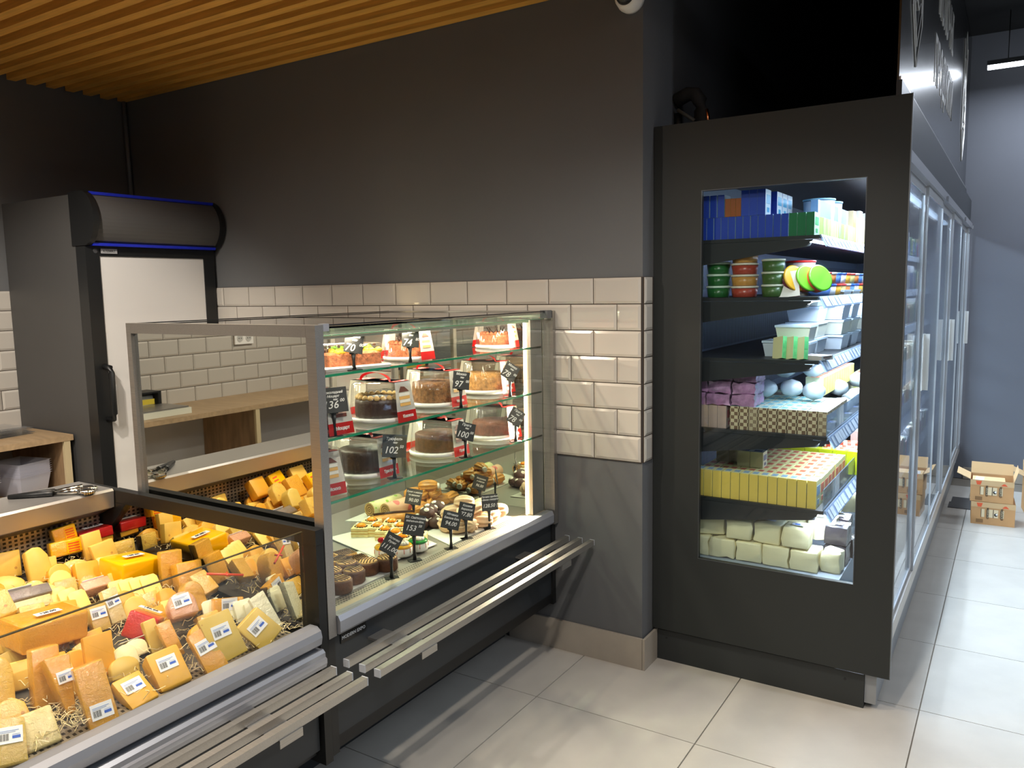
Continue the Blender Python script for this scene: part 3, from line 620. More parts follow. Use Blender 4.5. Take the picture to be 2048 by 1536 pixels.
CHEESES = [
('A', 'wedge', 'orange', 'ws', (-0.557, -1.923, 0.579), 0.027, 0.045, 0.137, (-28.0, 0.2, 81.9), 'narrow orange wedge with white price sticker leaning at the front left', None),
('B', 'slab', 'orange', 'wsg', (-0.474, -1.895, 0.564), 0.064, 0.03, 0.138, (-25.1, -3.6, 79.7), 'glossy film wrapped orange slab leaning on the front glass', None),
('C', 'slab', 'amber', 's', (-0.482, -1.792, 0.567), 0.069, 0.035, 0.087, (-55.5, -6.4, 89.2), 'low amber wedge with a slanted sticker lying by the front sill', None),
('D', 'slab', 'amber', 's', (-0.488, -1.705, 0.568), 0.08, 0.06, 0.1, (-40.3, -5.8, 79.9), 'broad amber wedge with upright sticker, right of the low amber one', None),
('E', 'slab', 'orange', 'ws', (-0.461, -1.604, 0.567), 0.055, 0.03, 0.119, (-31.0, -13.9, 78.2), 'wrapped orange piece behind the square straw coloured one, barcode sticker at its foot', None),
('F', 'slab', 'straw', 's', (-0.46, -1.562, 0.585), 0.081, 0.025, 0.123, (-25.6, -12.1, 75.8), 'square straw coloured cheese with large white sticker at the front right', None),
('G', 'slab', 'straw', 's', (-0.457, -1.433, 0.582), 0.078, 0.03, 0.095, (-30.9, -34.5, 83.7), 'straw coloured cheese tilted on its corner, farthest right at the front', None),
('H', 'slab', 'orange', 'w', (-0.633, -1.933, 0.582), 0.061, 0.04, 0.134, (-20.2, 7.5, 82.3), 'tall orange slab behind the narrow orange wedge', None),
('I', 'block', 'orange', 'wn', (-0.785, -1.831, 0.647), 0.162, 0.12, 0.072, (-0.0, 4.6, 90.0), 'long orange block under the 120.00 card', None),
('J', 'slab', 'orange', '', (-0.646, -1.799, 0.591), 0.067, 0.025, 0.105, (-18.0, 3.1, 79.0), 'upright plain orange slab behind the glossy wrapped one', None),
('K', 'round', 'holey', 'w', (-0.675, -2.01, 0.581), 0.051, 0.04, 0.132, (-22.4, 10.2, 85.8), 'rounded pale cheese with tiny holes at the left picture edge', None),
('Lc', 'slab', 'marble', 'w', (-0.498, -2.017, 0.567), 0.077, 0.05, 0.083, (-40.0, -2.2, 79.9), 'cling wrapped marbled cube at the bottom left of the counter', None),
('M', 'slab', 'straw', 'ws', (-0.489, -2.084, 0.566), 0.061, 0.05, 0.098, (-40.3, 6.6, 74.4), 'stickered straw coloured piece in the bottom left picture corner', None),
('O', 'block', 'bright', 'n', (-1.019, -1.447, 0.653), 0.132, 0.13, 0.059, (0.0, 6.2, 90.0), 'bright yellow plastic coated block in the middle with handwriting on its side', None),
('R1', 'block', 'red', 'n', (-1.36, -1.386, 0.709), 0.107, 0.06, 0.034, (-5.0, -3.4, 80.3), 'dark red rind block at the rear of the counter', None),
('R3', 'slab', 'red', 'wn', (-0.733, -1.661, 0.607), 0.082, 0.06, 0.071, (-14.9, 19.9, 32.8), 'red film wrapped block in the middle foreground', None),
('S', 'round', 'pinkish', 'ws', (-0.662, -1.551, 0.652), 0.073, 0.05, 0.07, (-35.1, -3.6, 72.5), 'pinkish brown lump with a sticker on top of the middle pile', None),
('T', 'round', 'amber', 'w', (-0.723, -1.467, 0.62), 0.061, 0.05, 0.091, (-20.1, -6.0, 77.2), 'amber half round standing right of the pinkish lump', None),
('U', 'slab', 'orange', 'ws', (-0.663, -1.413, 0.604), 0.084, 0.03, 0.047, (-15.2, 8.2, 72.8), 'small orange piece with a tiny sticker before the white slices', None),
('W1', 'slab', 'white', 'w', (-0.523, -1.369, 0.574), 0.047, 0.02, 0.112, (-31.0, -14.0, 78.3), 'long white cheese slab leaning behind the tilted straw one', None),
('X', 'slab', 'amber', 'w', (-0.768, -1.388, 0.647), 0.051, 0.03, 0.076, (-51.8, -12.8, 85.7), 'small amber wedge lying right of the wrapped slabs', None),
('Y', 'slab', 'amber', 'w', (-0.953, -1.391, 0.62), 0.066, 0.03, 0.111, (-12.1, 5.6, 78.8), 'wrapped amber slab standing right of the bright yellow block', None),
('Z', 'slab', 'orange', 'w', (-0.878, -1.374, 0.612), 0.081, 0.05, 0.099, (-20.0, 3.5, 78.7), 'wrapped orange slab standing before the end mirror', None),
('f1', 'slab', 'holey', '', (-1.26, -1.45, 0.681), 0.058, 0.02, 0.085, (-12.0, -3.9, 82.8), 'tall slab with holes behind the bright yellow block, left one', None),
('f2', 'slab', 'holey', '', (-1.214, -1.437, 0.67), 0.072, 0.025, 0.07, (-12.2, -10.3, 84.2), 'slab with holes just behind the bright yellow block, right one', None),
('f3', 'slab', 'orange', '', (-1.36, -1.37, 0.693), 0.075, 0.03, 0.038, (-12.0, 1.0, 81.8), 'orange slab at the rear behind the slabs with holes', None),
('g1', 'slab', 'holey', 'w', (-1.236, -1.364, 0.667), 0.063, 0.03, 0.052, (-8.0, -0.8, 80.1), 'wrapped slab with white highlights by the end mirror', None),
('AA', 'pack', 'bright', 'w', (-1.36, -1.486, 0.732), 0.073, 0.04, 0.047, (-10.1, -6.7, 81.2), 'yellow printed cheese pack with orange lettering at the rear', None),
('AB', 'pack', 'bright', 'w', (-1.321, -1.505, 0.697), 0.097, 0.04, 0.048, (-10.0, -0.4, 80.1), 'yellow cheese pack printed with holes, below the lettered one', None),
('AC', 'round', 'holey', 'w', (-1.227, -1.536, 0.652), 0.078, 0.04, 0.056, (-25.2, 6.2, 77.1), 'rounded wrapped cheese between the yellow pack and the bright block', None),
('AD', 'slab', 'holey', '', (-1.333, -1.677, 0.676), 0.067, 0.03, 0.077, (-15.0, 3.2, 81.1), 'flat slab with holes at the left edge of the rear row', None),
('AD2', 'wedge', 'holey', '', (-1.251, -1.624, 0.658), 0.072, 0.04, 0.111, (-20.0, -0.3, 82.1), 'tall wedge with holes, left of the rounded wrapped cheese', None),
('AE', 'round', 'straw', '', (-1.247, -1.726, 0.668), 0.087, 0.05, 0.055, (-52.3, 14.4, 64.2), 'thick straw coloured half round at the left edge of the middle row', None),
('p1', 'slab', 'pinkish', 'wn', (-1.028, -1.579, 0.673), 0.078, 0.04, 0.035, (-60.0, -1.0, 83.7), 'flat pink printed pack under the 100.00 card', None),
('p2', 'slab', 'dark', 'wn', (-1.083, -1.758, 0.689), 0.142, 0.03, 0.039, (-60.0, 0.5, 81.1), 'flat dark printed pack under the 210.00 card', None),
('q1', 'slab', 'marble', 'w', (-1.067, -1.767, 0.656), 0.146, 0.05, 0.033, (-30.0, 0.8, 81.6), 'clear wrapped marbled block at the left edge below the dark pack', None),
('s1', 'slab', 'straw', 'ws', (-0.837, -1.682, 0.62), 0.046, 0.03, 0.081, (-25.0, -1.0, 82.5), 'straw coloured piece with a barcode facing the glass, left of its twin', None),
('s2', 'slab', 'marble', 'ws', (-0.848, -1.628, 0.622), 0.041, 0.03, 0.098, (-25.1, -4.6, 82.2), 'marbled wrapped piece with a barcode, right of the straw one', None),
('u1', 'slab', 'straw', '', (-0.658, -1.641, 0.585), 0.032, 0.03, 0.088, (-25.1, -4.5, 77.1), 'plain straw coloured piece right of the red wrapped block', None),
('u2', 'slab', 'orange', 'w', (-0.601, -1.621, 0.58), 0.037, 0.03, 0.1, (-25.5, -11.1, 80.2), 'wrapped orange piece between the broad wedge and the barcode piece', None),
('r1', 'round', 'cream', '', (-0.651, -1.725, 0.584), 0.055, 0.03, 0.058, (-30.0, -1.7, 81.0), 'cut cream coloured round cheese, the front one by the 97.00 card', None),
('r2', 'round', 'cream', '', (-0.674, -1.687, 0.591), 0.058, 0.03, 0.045, (-30.0, -1.6, 81.0), 'cut cream coloured round cheese, the rear one by the 97.00 card', None),
('v0', 'slice', 'white', '', (-0.696, -1.437, 0.595), 0.053, 0.012, 0.055, (-25.1, -4.3, 72.0), 'white cheese slice in the fan before the end mirror', 'white slices before the end mirror'),
('v1', 'slice', 'white', '', (-0.672, -1.419, 0.592), 0.053, 0.012, 0.056, (-25.1, -4.1, 71.9), 'white cheese slice in the fan before the end mirror', 'white slices before the end mirror'),
('v2', 'slice', 'white', '', (-0.648, -1.401, 0.589), 0.054, 0.012, 0.057, (-25.1, -4.0, 71.9), 'white cheese slice in the fan before the end mirror', 'white slices before the end mirror'),
('v3', 'slice', 'white', '', (-0.624, -1.383, 0.586), 0.054, 0.012, 0.059, (-25.1, -3.8, 71.8), 'white cheese slice in the fan before the end mirror', 'white slices before the end mirror'),
('v4', 'slice', 'white', '', (-0.6, -1.365, 0.583), 0.054, 0.012, 0.06, (-25.1, -3.6, 71.7), 'white cheese slice in the fan before the end mirror', 'white slices before the end mirror'),
('y0', 'slice', 'pale', '', (-0.978, -1.54, 0.636), 0.048, 0.012, 0.06, (-45.0, -0.4, 80.4), 'pale yellow slice in the fan below the bright yellow block', 'pale slices below the bright block'),
('y1', 'slice', 'pale', '', (-0.962, -1.516, 0.634), 0.049, 0.012, 0.063, (-45.0, -0.3, 80.3), 'pale yellow slice in the fan below the bright yellow block', 'pale slices below the bright block'),
('y2', 'slice', 'pale', '', (-0.945, -1.492, 0.632), 0.05, 0.012, 0.066, (-45.0, -0.2, 80.2), 'pale yellow slice in the fan below the bright yellow block', 'pale slices below the bright block'),
('y3', 'slice', 'pale', '', (-0.928, -1.467, 0.63), 0.051, 0.012, 0.07, (-45.0, -0.1, 80.1), 'pale yellow slice in the fan below the bright yellow block', 'pale slices below the bright block'),
('z0', 'slice', 'pale', '', (-1.072, -1.687, 0.648), 0.046, 0.012, 0.063, (-45.1, -3.1, 83.1), 'pale yellow slice in the fan below the rear wedge', 'pale slices below the rear wedge'),
('z1', 'slice', 'pale', '', (-1.044, -1.675, 0.645), 0.047, 0.012, 0.063, (-45.1, -2.9, 82.9), 'pale yellow slice in the fan below the rear wedge', 'pale slices below the rear wedge'),
('z2', 'slice', 'pale', '', (-1.016, -1.662, 0.642), 0.047, 0.012, 0.063, (-45.1, -2.7, 82.7), 'pale yellow slice in the fan below the rear wedge', 'pale slices below the rear wedge'),
('z3', 'slice', 'pale', '', (-0.988, -1.649, 0.638), 0.047, 0.012, 0.063, (-45.1, -2.5, 82.5), 'pale yellow slice in the fan below the rear wedge', 'pale slices below the rear wedge')]
CARDS = [
((-0.827, -1.825, 0.726), (-0.0, 4.6, 90.0), '120.00', 'white price card reading 120.00 on the long orange block'),
((-1.071, -1.441, 0.719), (0.0, 6.2, 90.0), '188.00', 'white price card reading 188.00 on the bright yellow block'),
((-1.069, -1.574, 0.68), (-60.0, -1.0, 83.7), '100.00', 'white price card reading 100.00 on the flat pink pack'),
((-1.125, -1.751, 0.702), (-60.0, 0.5, 81.1), '210.00', 'white price card reading 210.00 on the flat dark pack'),
((-1.393, -1.382, 0.747), (-5.0, -3.4, 80.3), '199.00', 'white price card on the dark red rind block at the rear'),
((-0.752, -1.596, 0.667), (-14.9, 19.9, 32.8), '150.00', 'white price card reading 150.00 behind the red wrapped block'),
((-0.71, -1.682, 0.623), (-30.0, -1.6, 81.0), '97.00', 'white price card reading 97.00 on the cream round cheese')]

# ================================================================== CHEESES
CHC = {'orange':(230,166,48),'amber':(222,168,60),'straw':(210,178,84),'holey':(232,190,86),'white':(226,224,190),'pale':(238,208,108),
       'cream':(240,228,176),'marble':(226,206,140),'pinkish':(224,168,128),'bright':(255,190,0),'red':(206,36,34),'dark':(120,110,100)}
def chm(c, wrap):
    n = 'cheese_'+c+('_wrapped' if wrap else '')
    if n in MATS: return MATS[n]
    sp = {'holey': (34,.17,(200,150,70)), 'straw': (46,.10,(190,150,70)), 'marble': (60,.22,(206,176,110))}.get(c)
    return mat(n, CHC[c], .42 if c not in ('bright','red') else .3, var=.06 if c != 'bright' else .02, vs=25, spots=sp, coat=1.0 if wrap else (.5 if c in ('bright','red') else .0), coatbump=1.0 if wrap else 0, cbs=75, bump=.1, bs=60)
def outline(kind, w, h):
    if kind in ('slab','block','pack'):
        j = lambda: random.uniform(-.03,.03)
        return [(-w/2*(1+j()),0),(w/2*(1+j()),h*j()*.6),(w/2*(1+j()),h*(1+j())),(-w/2*(1+j()),h*(1+j()))]
    if kind == 'wedge': return [(-w*.30,0),(w*.34,h*.03),(w*1.0,h*.98),(-w*1.05,h)] if w < .04 else [(-w*.42,0),(w*.5,.0),(w*.42,h*.72),(w*.18,h*.97),(-w*.12,h),(-w*.42,h*.9)]
    if kind == 'slice': return [(-w/2,0),(w/2,0),(w/2,h*.86),(w*.36,h),(-w*.36,h),(-w/2,h*.9)]
    if kind == 'round':
        p = [(-w/2,0),(w/2,0)]; 
        for k in range(9): a = pi*k/8; p.append((w/2*cos(a)*1.02, h*.55+h*.45*sin(a)))
        return p
def cheese_mesh(kind, w, t, h, m):
    bm = bmesh.new(); prism(bm, outline(kind,w,h), 'Y', 0, t)
    if kind in ('slab','wedge'):
        s = random.uniform(-.12,.12)
        for v in bm.verts:
            if v.co.y > t*.5: v.co.z *= 1+s*.3; v.co.x *= 1-abs(s)*.5
    bmesh.ops.recalc_face_normals(bm, faces=bm.faces[:])
    bevel(bm, min(w,t,h)*.12, 2, ang=25); soften(bm, 45); return mesh(kind, bm, m)
bm = bmesh.new(); box(bm,-.023,.023,-.0008,-.0002,-.017,.017,0)
x = -.019
while x < -.002: wd = random.choice((.0006,.001,.0014)); box(bm,x,x+wd,-.0012,-.0009,-.011,.003,1); x += wd+random.choice((.0006,.001))
box(bm,.004,.019,-.0012,-.0009,-.008,-.002,2); box(bm,-.019,.016,-.0012,-.0009,.008,.0095,3); box(bm,-.019,.010,-.0012,-.0009,.005,.0062,3); box(bm,.004,.018,-.0012,-.0009,.000,.001,3)
STK = mesh('price_sticker', bm, [paper,ink,blueink,mat('pale_blue_print',(150,170,210),.6)])
NAMES = {'slab':'cheese_piece','block':'cheese_block','pack':'cheese_pack','wedge':'cheese_wedge','slice':'cheese_slice','round':'cheese_piece'}
def price_card(loc, rot, s, label, w=.062, h=.022):
    t = thing('price_card', label, 'price card', loc, rot)
    bm = bmesh.new(); box(bm,-w/2,w/2,-h/2,h/2,0,.001); obj('card', bm, paper, t)
    text(t, s, h*.68, ink, (0,0,.0015), (0,0,0), bold=.0003); return t
def cheese(rec, parent=None):
    n,kind,col,fl,o,w,t,h,e,label,grp = rec
    wrap = 'w' in fl
    th = thing(NAMES[kind], label, 'cheese', o, tuple(R(v) for v in e), grp)
    link('cheese_body', cheese_mesh(kind,w,t,h,chm(col,wrap)), th)
    if 's' in fl:
        k = min(1.0, w/.052) if w > .04 else .8
        st = link('price_sticker', STK, th, (0.0 if w > .04 else .006,-.0012,h*(.24 if n == 'B' else .62)), (0,R(random.uniform(-6,6)),0)); st.scale = (k,1,k)
    if kind == 'pack':
        bm = bmesh.new(); box(bm,-w*.02,w*.44,-.0012,-.0002,h*.12,h*.9)
        for q in range(4): box(bm,w*.02,w*.36,-.002,-.0013,h*(.18+.17*q),h*(.26+.17*q),1)
        obj('printed_band', bm, [mat('band_yellow',(255,196,10),.3),mat('band_orange',(236,90,30),.4)], th)
    return th
CNAME = {'orange':'orange','straw':'straw coloured','holey':'pale yellow','amber':'amber','pale':'light yellow','white':'white','marble':'marbled','bright':'bright yellow','red':'red'}
SHP = {'slab':'slab','wedge':'wedge','round':'half round','pack':'printed pack','slice':'slice','block':'block'}
for rec in CHEESES: cheese(rec)
random.seed(11)
# the part of the counter that only the end mirror of the pastry case shows
kinds = ['slab','wedge','round','slab','block','slab']; cols = ['orange','holey','straw','amber','pale','white','marble','bright','red','holey']
for j in range(27):
    x = -.62-.125*(j%6)-random.uniform(0,.03); y = -2.2-.15*(j//6)-random.uniform(0,.03); w = random.uniform(.06,.085)
    rec = ('x',kinds[j%6],cols[(j*7)%10],'w' if j%2 else '',(x,y,dz(x)+.012),w,random.uniform(.03,.05),random.uniform(.07,.11),(-22,random.uniform(-5,5),82),
        CNAME[cols[(j*7)%10]]+' '+('wrapped ' if j%2 else '')+'cheese '+SHP[kinds[j%6]]+' in the near run of the counter','cheeses further along the counter')
    cheese(rec)
taken = [(r[4][0],r[4][1]) for r in CHEESES]; nf = 0
fl_l = ['orange','straw','holey','amber','pale','orange','holey']
for q in range(900):
    x = random.uniform(-1.33,-.60); y = random.uniform(-2.12,-1.42)
    if min((x-a)**2*1.0+(y-b)**2 for a,b in taken) < .052**2: continue
    taken.append((x,y)); nf += 1
    cheese(('x',('slab','wedge','slab','round')[nf%4],fl_l[nf%7],'w' if nf%3 == 0 else '',(x,y,dz(x)+.006),random.uniform(.055,.075),random.uniform(.025,.04),random.uniform(.05,.075),(-32,random.uniform(-8,8),80),
        'smaller '+('film wrapped ' if nf%3 == 0 else '')+CNAME[fl_l[nf%7]]+' '+SHP[('slab','wedge','slab','round')[nf%4]]+' wedged between the larger cheeses','smaller pieces between the larger cheeses'))
for q in range(34):
    x = -1.30+.10*(q%4)+random.uniform(-.015,.015); y = -1.86-.105*(q//4)+random.uniform(-.015,.015)
    cheese(('x',('slab','round','wedge','slab','pack')[q%5],('orange','holey','straw','holey','bright')[q%5],'w' if q%2 else '',(x,y,dz(x)+.065),random.uniform(.07,.085),random.uniform(.03,.045),random.uniform(.07,.09),(-35,random.uniform(-10,10),84),
        ('wrapped ' if q%2 else '')+CNAME[('orange','holey','straw','holey','bright')[q%5]]+' '+SHP[('slab','round','wedge','slab','pack')[q%5]]+' in the upper layer along the counter rear','upper layer of cheeses along the rear'))
for loc,rot,s,lb in CARDS: price_card(loc, tuple(R(v) for v in rot), s, lb)
# red plastic skewer lying on the cheese
bm = bmesh.new(); tube(bm,[(0,0,0),(.10,0,0)],.0035,6); tube(bm,[(.055,-.012,0),(.055,.012,.002)],.003,5)
tag(obj('plastic_skewer', bm, mat('red_orange_plastic',(224,74,36),.35), None, (-.69,-1.46,.735), (0,R(12),R(58))), 'red orange plastic skewer with crossbar among the white cheeses', 'skewer')
# shredded straw
bm = bmesh.new()
def curl(x,y,z,s=.05):
    a = random.uniform(0,6.28); pts = []; 
    for k in range(6):
        pts.append((x+cos(a)*s*k/5, y+sin(a)*s*k/5, z+abs(sin(k*1.3+a))*s*.28+random.uniform(0,.004))); a += random.uniform(-.5,.5)
    tube(bm, pts, .0009, 3, caps=False)
for q in range(1500):
    y = random.uniform(-2.9,-1.37); x = random.uniform(-1.34,-.52)
    curl(x,y,dz(x)+random.uniform(.001,.02))
for q in range(110): curl(random.uniform(-.58,-.49),random.uniform(-1.47,-1.35),.566+random.uniform(0,.012),.04)
for q in range(60): curl(random.uniform(-.62,-.50),random.uniform(-2.02,-1.88),.572+random.uniform(0,.012),.045)
o = tag(obj('straw_bedding', bm, mat('wood_wool',(232,214,160),.6)), 'pale shredded wood wool under the cheeses', 'bedding'); o['kind'] = 'stuff'

# ================================================================== THINGS ON THE STEEL WORKTOP
tg = thing('serving_tongs', 'steel serving tongs with black grips on the steel ledge by the mirror', 'tongs', (-1.43,-1.50,.8765), (0,0,R(52)))
for s in (-1,1):
    bm = bmesh.new(); tube(bm,[(-.11,0,.006),(0,s*.012,.008),(.02,s*.014,.008)],[.007,.010,.010],8); obj('grip', bm, black, tg)
    bm = bmesh.new()
    pts = [(.02,s*.014,.008),(.07,s*.02,.010),(.10,s*.022,.012)]
    tube(bm, pts, [.007,.010,.012], 8)
    n = 12
    for k in range(n):
        a = -pi/2+pi*k/(n-1); r_ = .024
        lathe(bm,[(.0035,0),(.005,.006),(.0035,.011)],6,cx=.115+r_*cos(a),cy=s*.022+r_*sin(a)*.8)
    lathe(bm,[(.022,.004),(.024,.010),(.020,.014)],16,cx=.112,cy=s*.022)
    obj('scalloped_head', bm, mat('polished_steel',(200,198,190),.16,1), tg)
def tray_stack(x,y,z,n,label,w=.10,d=.085,h=.07):
    t = thing('container_stack', label, 'containers', (x,y,z), (0,0,R(12)))
    for k in range(n):
        bm = bmesh.new(); zz = k*.0105; a = .82
        lo = [(-w/2*a,-d/2*a),(w/2*a,-d/2*a),(w/2*a,d/2*a),(-w/2*a,d/2*a)]; hi = [(-w/2,-d/2),(w/2,-d/2),(w/2,d/2),(-w/2,d/2)]; rim = [(p[0]*1.06,p[1]*1.06) for p in hi]
        A = [bm.verts.new((*p,zz)) for p in lo]; B = [bm.verts.new((*p,zz+h)) for p in hi]; D = [bm.verts.new((*p,zz+h+.001)) for p in rim]
        bm.faces.new(A[::-1])
        for i in range(4): bm.faces.new((A[i],A[(i+1)%4],B[(i+1)%4],B[i])); bm.faces.new((B[i],B[(i+1)%4],D[(i+1)%4],D[i]))
        obj('container', bm, plastic2, t)
tray_stack(-2.83,-.915,.573,7,'taller stack of clear plastic containers inside the oak counter',.20,.16,.10)
tray_stack(-2.80,-1.16,.573,4,'shorter stack of clear plastic containers at the left picture edge',.20,.16,.10)
t = thing('lid_pile', 'flat pile of clear plastic lids on the oak worktop beside the fridge', 'lids', (-2.98,-.92,.851), (0,0,R(8)))
for k in range(5):
    bm = bmesh.new(); w = .11; pts = [(-w,-w*.8),(w,-w*.8),(w*1.05,w*.8),(-w*1.02,w*.8)]
    prism(bm, pts, 'Z', k*.008, k*.008+.0015); prism(bm,[(p[0]*.8,p[1]*.8) for p in pts],'Z',k*.008+.0016,k*.008+.006)
    obj('lid', bm, plastic, t, (random.uniform(-.01,.01),random.uniform(-.01,.01),0), (R(random.uniform(-1,1)),0,R(random.uniform(-8,8))))

# ================================================================== PASTRY CASE GOODS
domem = thin('dome_plastic', (.975,.975,.97), 1.15, haze=.008, hazecol=(.9,.88,.84))
cb = {'dark': mat('cake_dark_chocolate',(58,34,22),.45,var=.2,vs=40,bump=.4,bs=120), 'crumb': mat('cake_brown_crumb',(134,90,48),.8,var=.5,vs=75,bump=.7,bs=200),
      'light': mat('cake_golden_crumb',(196,140,76),.8,var=.4,vs=75,bump=.7,bs=200), 'pink': mat('cake_pink_crumb',(208,124,78),.85,var=.45,vs=75,bump=.8,bs=180),
      'choc': mat('cake_chocolate',(94,54,28),.6,var=.4,vs=60,bump=.4,bs=150), 'rose': mat('cake_rose_brown',(130,80,62),.7,var=.25,vs=70,bump=.4,bs=150)}
creamy = mat('buttercream',(224,184,116),.5,bump=.3,bs=80); cream = mat('whipped_cream',(244,238,222),.45,bump=.2,bs=90)
sleeve_w = mat('sleeve_white_card',(240,236,228),.4); sleeve_in = mat('sleeve_pinkish_card',(226,190,176),.5)
slice_y = mat('printed_sponge',(232,178,96),.5); slice_b = mat('printed_chocolate',(104,50,34),.5)
def cake(loc, kind, name_txt, label, rz=90, scale=1.0, ring=None, sleeve=True, sticks=False, hh=.062, choc_slice=False):
    t = thing('boxed_cake', label, 'cake', loc, (0,0,R(rz))); t.scale = (scale,)*3
    bm = bmesh.new(); lathe(bm,[(.094,0),(.102,.003),(.104,.013),(.098,.017),(.09,.014)],40,flute=.006,fn=20); obj('cake_board', bm, white, t)
    bm = bmesh.new(); n = 72; jt = .0016 if kind in ('crumb','light','pink') else .0005
    lathe(bm,[(.079,.015),(.081,.019),(.0815,.015+hh*.25),(.081,.015+hh*.5),(.081,.015+hh*.75),(.080,.013+hh),(.074,.017+hh),(.05,.018+hh),(.02,.018+hh),(.0001,.017+hh)],n,flute=.010,fn=18)
    for v in bm.verts:
        if v.co.length > .03: v.co += Vector((random.uniform(-jt,jt),random.uniform(-jt,jt),random.uniform(-jt,jt)))
    cbo = obj('cake_body', bm, cb[kind], t)
    if ring:
        bm = bmesh.new(); 
        for k in range(22):
            a = 2*pi*k/22; lathe(bm,[(.0095,.015+hh),(.0105,.022+hh),(.004,.029+hh)],8,cx=.070*cos(a),cy=.070*sin(a))
        obj('cream_border', bm, creamy if ring == 1 else cb['pink'], cbo)
    if sticks:
        bm = bmesh.new()
        for k in range(7):
            a = k*2.4; tube(bm,[(.03*cos(a),.03*sin(a),.018+hh),(.045*cos(a+.6),.045*sin(a+.6),.05+hh)],.003,5)
        obj('chocolate_stick', bm, cb['dark'], cbo)
    bm = bmesh.new(); lathe(bm,[(.099,.0175),(.0975,.03),(.088,.118),(.083,.123),(.07,.1245),(.0001,.125)],120,flute=.011,fn=30); obj('dome', bm, domem, t)
    if sleeve:
        # strap over the dome, front panel leaning with the dome side
        w1, w2 = .046, .036; F = [(-.1125,.002),(-.1115,.02),(-.0945,.1295)]
        bm = bmesh.new()
        def strip(p, ws, m):
            V = [(bm.verts.new((-w,y,z)), bm.verts.new((w,y,z))) for (y,z),w in zip(p,ws)]
            for a,b in zip(V,V[1:]):
                f = bm.faces.new((a[0],a[1],b[1],b[0])); f.material_index = m
        strip([(-.1125,.002),(-.1075,.036)],[w1,w1*.97],1); strip([(-.1075,.036),(-.0935,.1275)],[w1*.97,w2],0)
        strip([(-.0935,.1275),(.0935,.1275)],[w2,w2],0); strip([(.0935,.1275),(.1075,.036)],[w2,w1*.97],0); strip([(.1075,.036),(.1125,.002)],[w1*.97,w1],1)
        bmesh.ops.solidify(bm, geom=bm.faces[:], thickness=.0008)
        s = obj('sleeve', bm, [sleeve_w, redp], t); s['label'] = 'white cardboard strap with red base band'
        tilt = math.atan2(.014,.0915)
        # printed slice of cake
        bm = bmesh.new(); c1,c2 = (slice_b, mat('printed_cream',(232,190,170),.5)) if choc_slice else (slice_y, cream)
        for k in range(4): box(bm,-.026+.0,.024,-.0006,0,.012*k/1.15,.012*k/1.15+.0095,k%2)
        quad(bm,[(-.026,-.0008,.044),(.024,-.0008,.044),(.004,-.0008,.060),(-.014,-.0008,.062)],2)
        obj('printed_slice', bm, [c1,c2,slice_b], s, (0,-.1062,.052), (-tilt,0,0))
        if name_txt: text(s, name_txt, .0135, white, (.004,-.1115,.020), (pi/2-tilt,0,0), bold=.0003)
        bm = bmesh.new(); prof = []
        for k in range(13):
            a = pi*k/12; prof.append((-.062*cos(a), .128+.024*sin(a)))
        for side in (0,):
            V = [(bm.verts.new((-.018+.01*sin(pi*k/12),y,z)), bm.verts.new((-.030-.010*sin(pi*k/12),y-.004,z+.006*sin(pi*k/12)))) for k,(y,z) in enumerate(prof)]
            for a,b in zip(V,V[1:]): bm.faces.new((a[0],a[1],b[1],b[0]))
        bmesh.ops.solidify(bm, geom=bm.faces[:], thickness=.0012); obj('handle', bm, redp, s)
        bm = bmesh.new(); box(bm,-.035,.035,-.092,-.070,.1285,.1292); box(bm,-.020,.035,.05,.085,.1285,.1292); box(bm,.0,.03,-.02,.0,.1285,.1292); obj('top_print', bm, redp, s)
    return t
z1,z2,z3 = .9238,1.1038,1.2858
cake((-.589,-.918,z1),'dark','Трюфель','boxed dark truffle cake at the left of the lowest glass shelf',ring=None,hh=.068)
cake((-.573,-.545,z1),'choc','Прага','boxed chocolate cake in the middle of the lowest glass shelf',hh=.062,choc_slice=True)
cake((-.577,-.176,z1),'rose','Прага','boxed reddish brown cake at the right of the lowest glass shelf',hh=.052,choc_slice=True)
cake((-.57,-1.165,z1),'light','Мокко','boxed cake at the left end of the lowest glass shelf, mostly behind the steel post',rz=80)
cake((-.523,-.899,z2),'dark','Княжна','boxed dark cake with cream border and name band on the middle glass shelf',ring=1,hh=.056)
cake((-.575,-.549,z2),'crumb','Мокко','boxed brown crumb cake in the middle of the middle glass shelf',hh=.068)
cake((-.607,-.172,z2),'light','Мокко','boxed golden crumb cake at the right of the middle glass shelf',hh=.064)
cake((-.545,-1.155,z2),'choc','Моцарт','boxed chocolate cake behind the steel post on the middle glass shelf',rz=84,choc_slice=True)
cake((-.535,-.742,z3),'pink','','boxed pink crumb cake with chocolate sticks on the top glass shelf',scale=.80,sticks=True,ring=2,hh=.05)
cake((-.56,-.165,z3),'pink','','boxed pink crumb cake at the right end of the top glass shelf',scale=.80,sticks=True,ring=2,hh=.05)
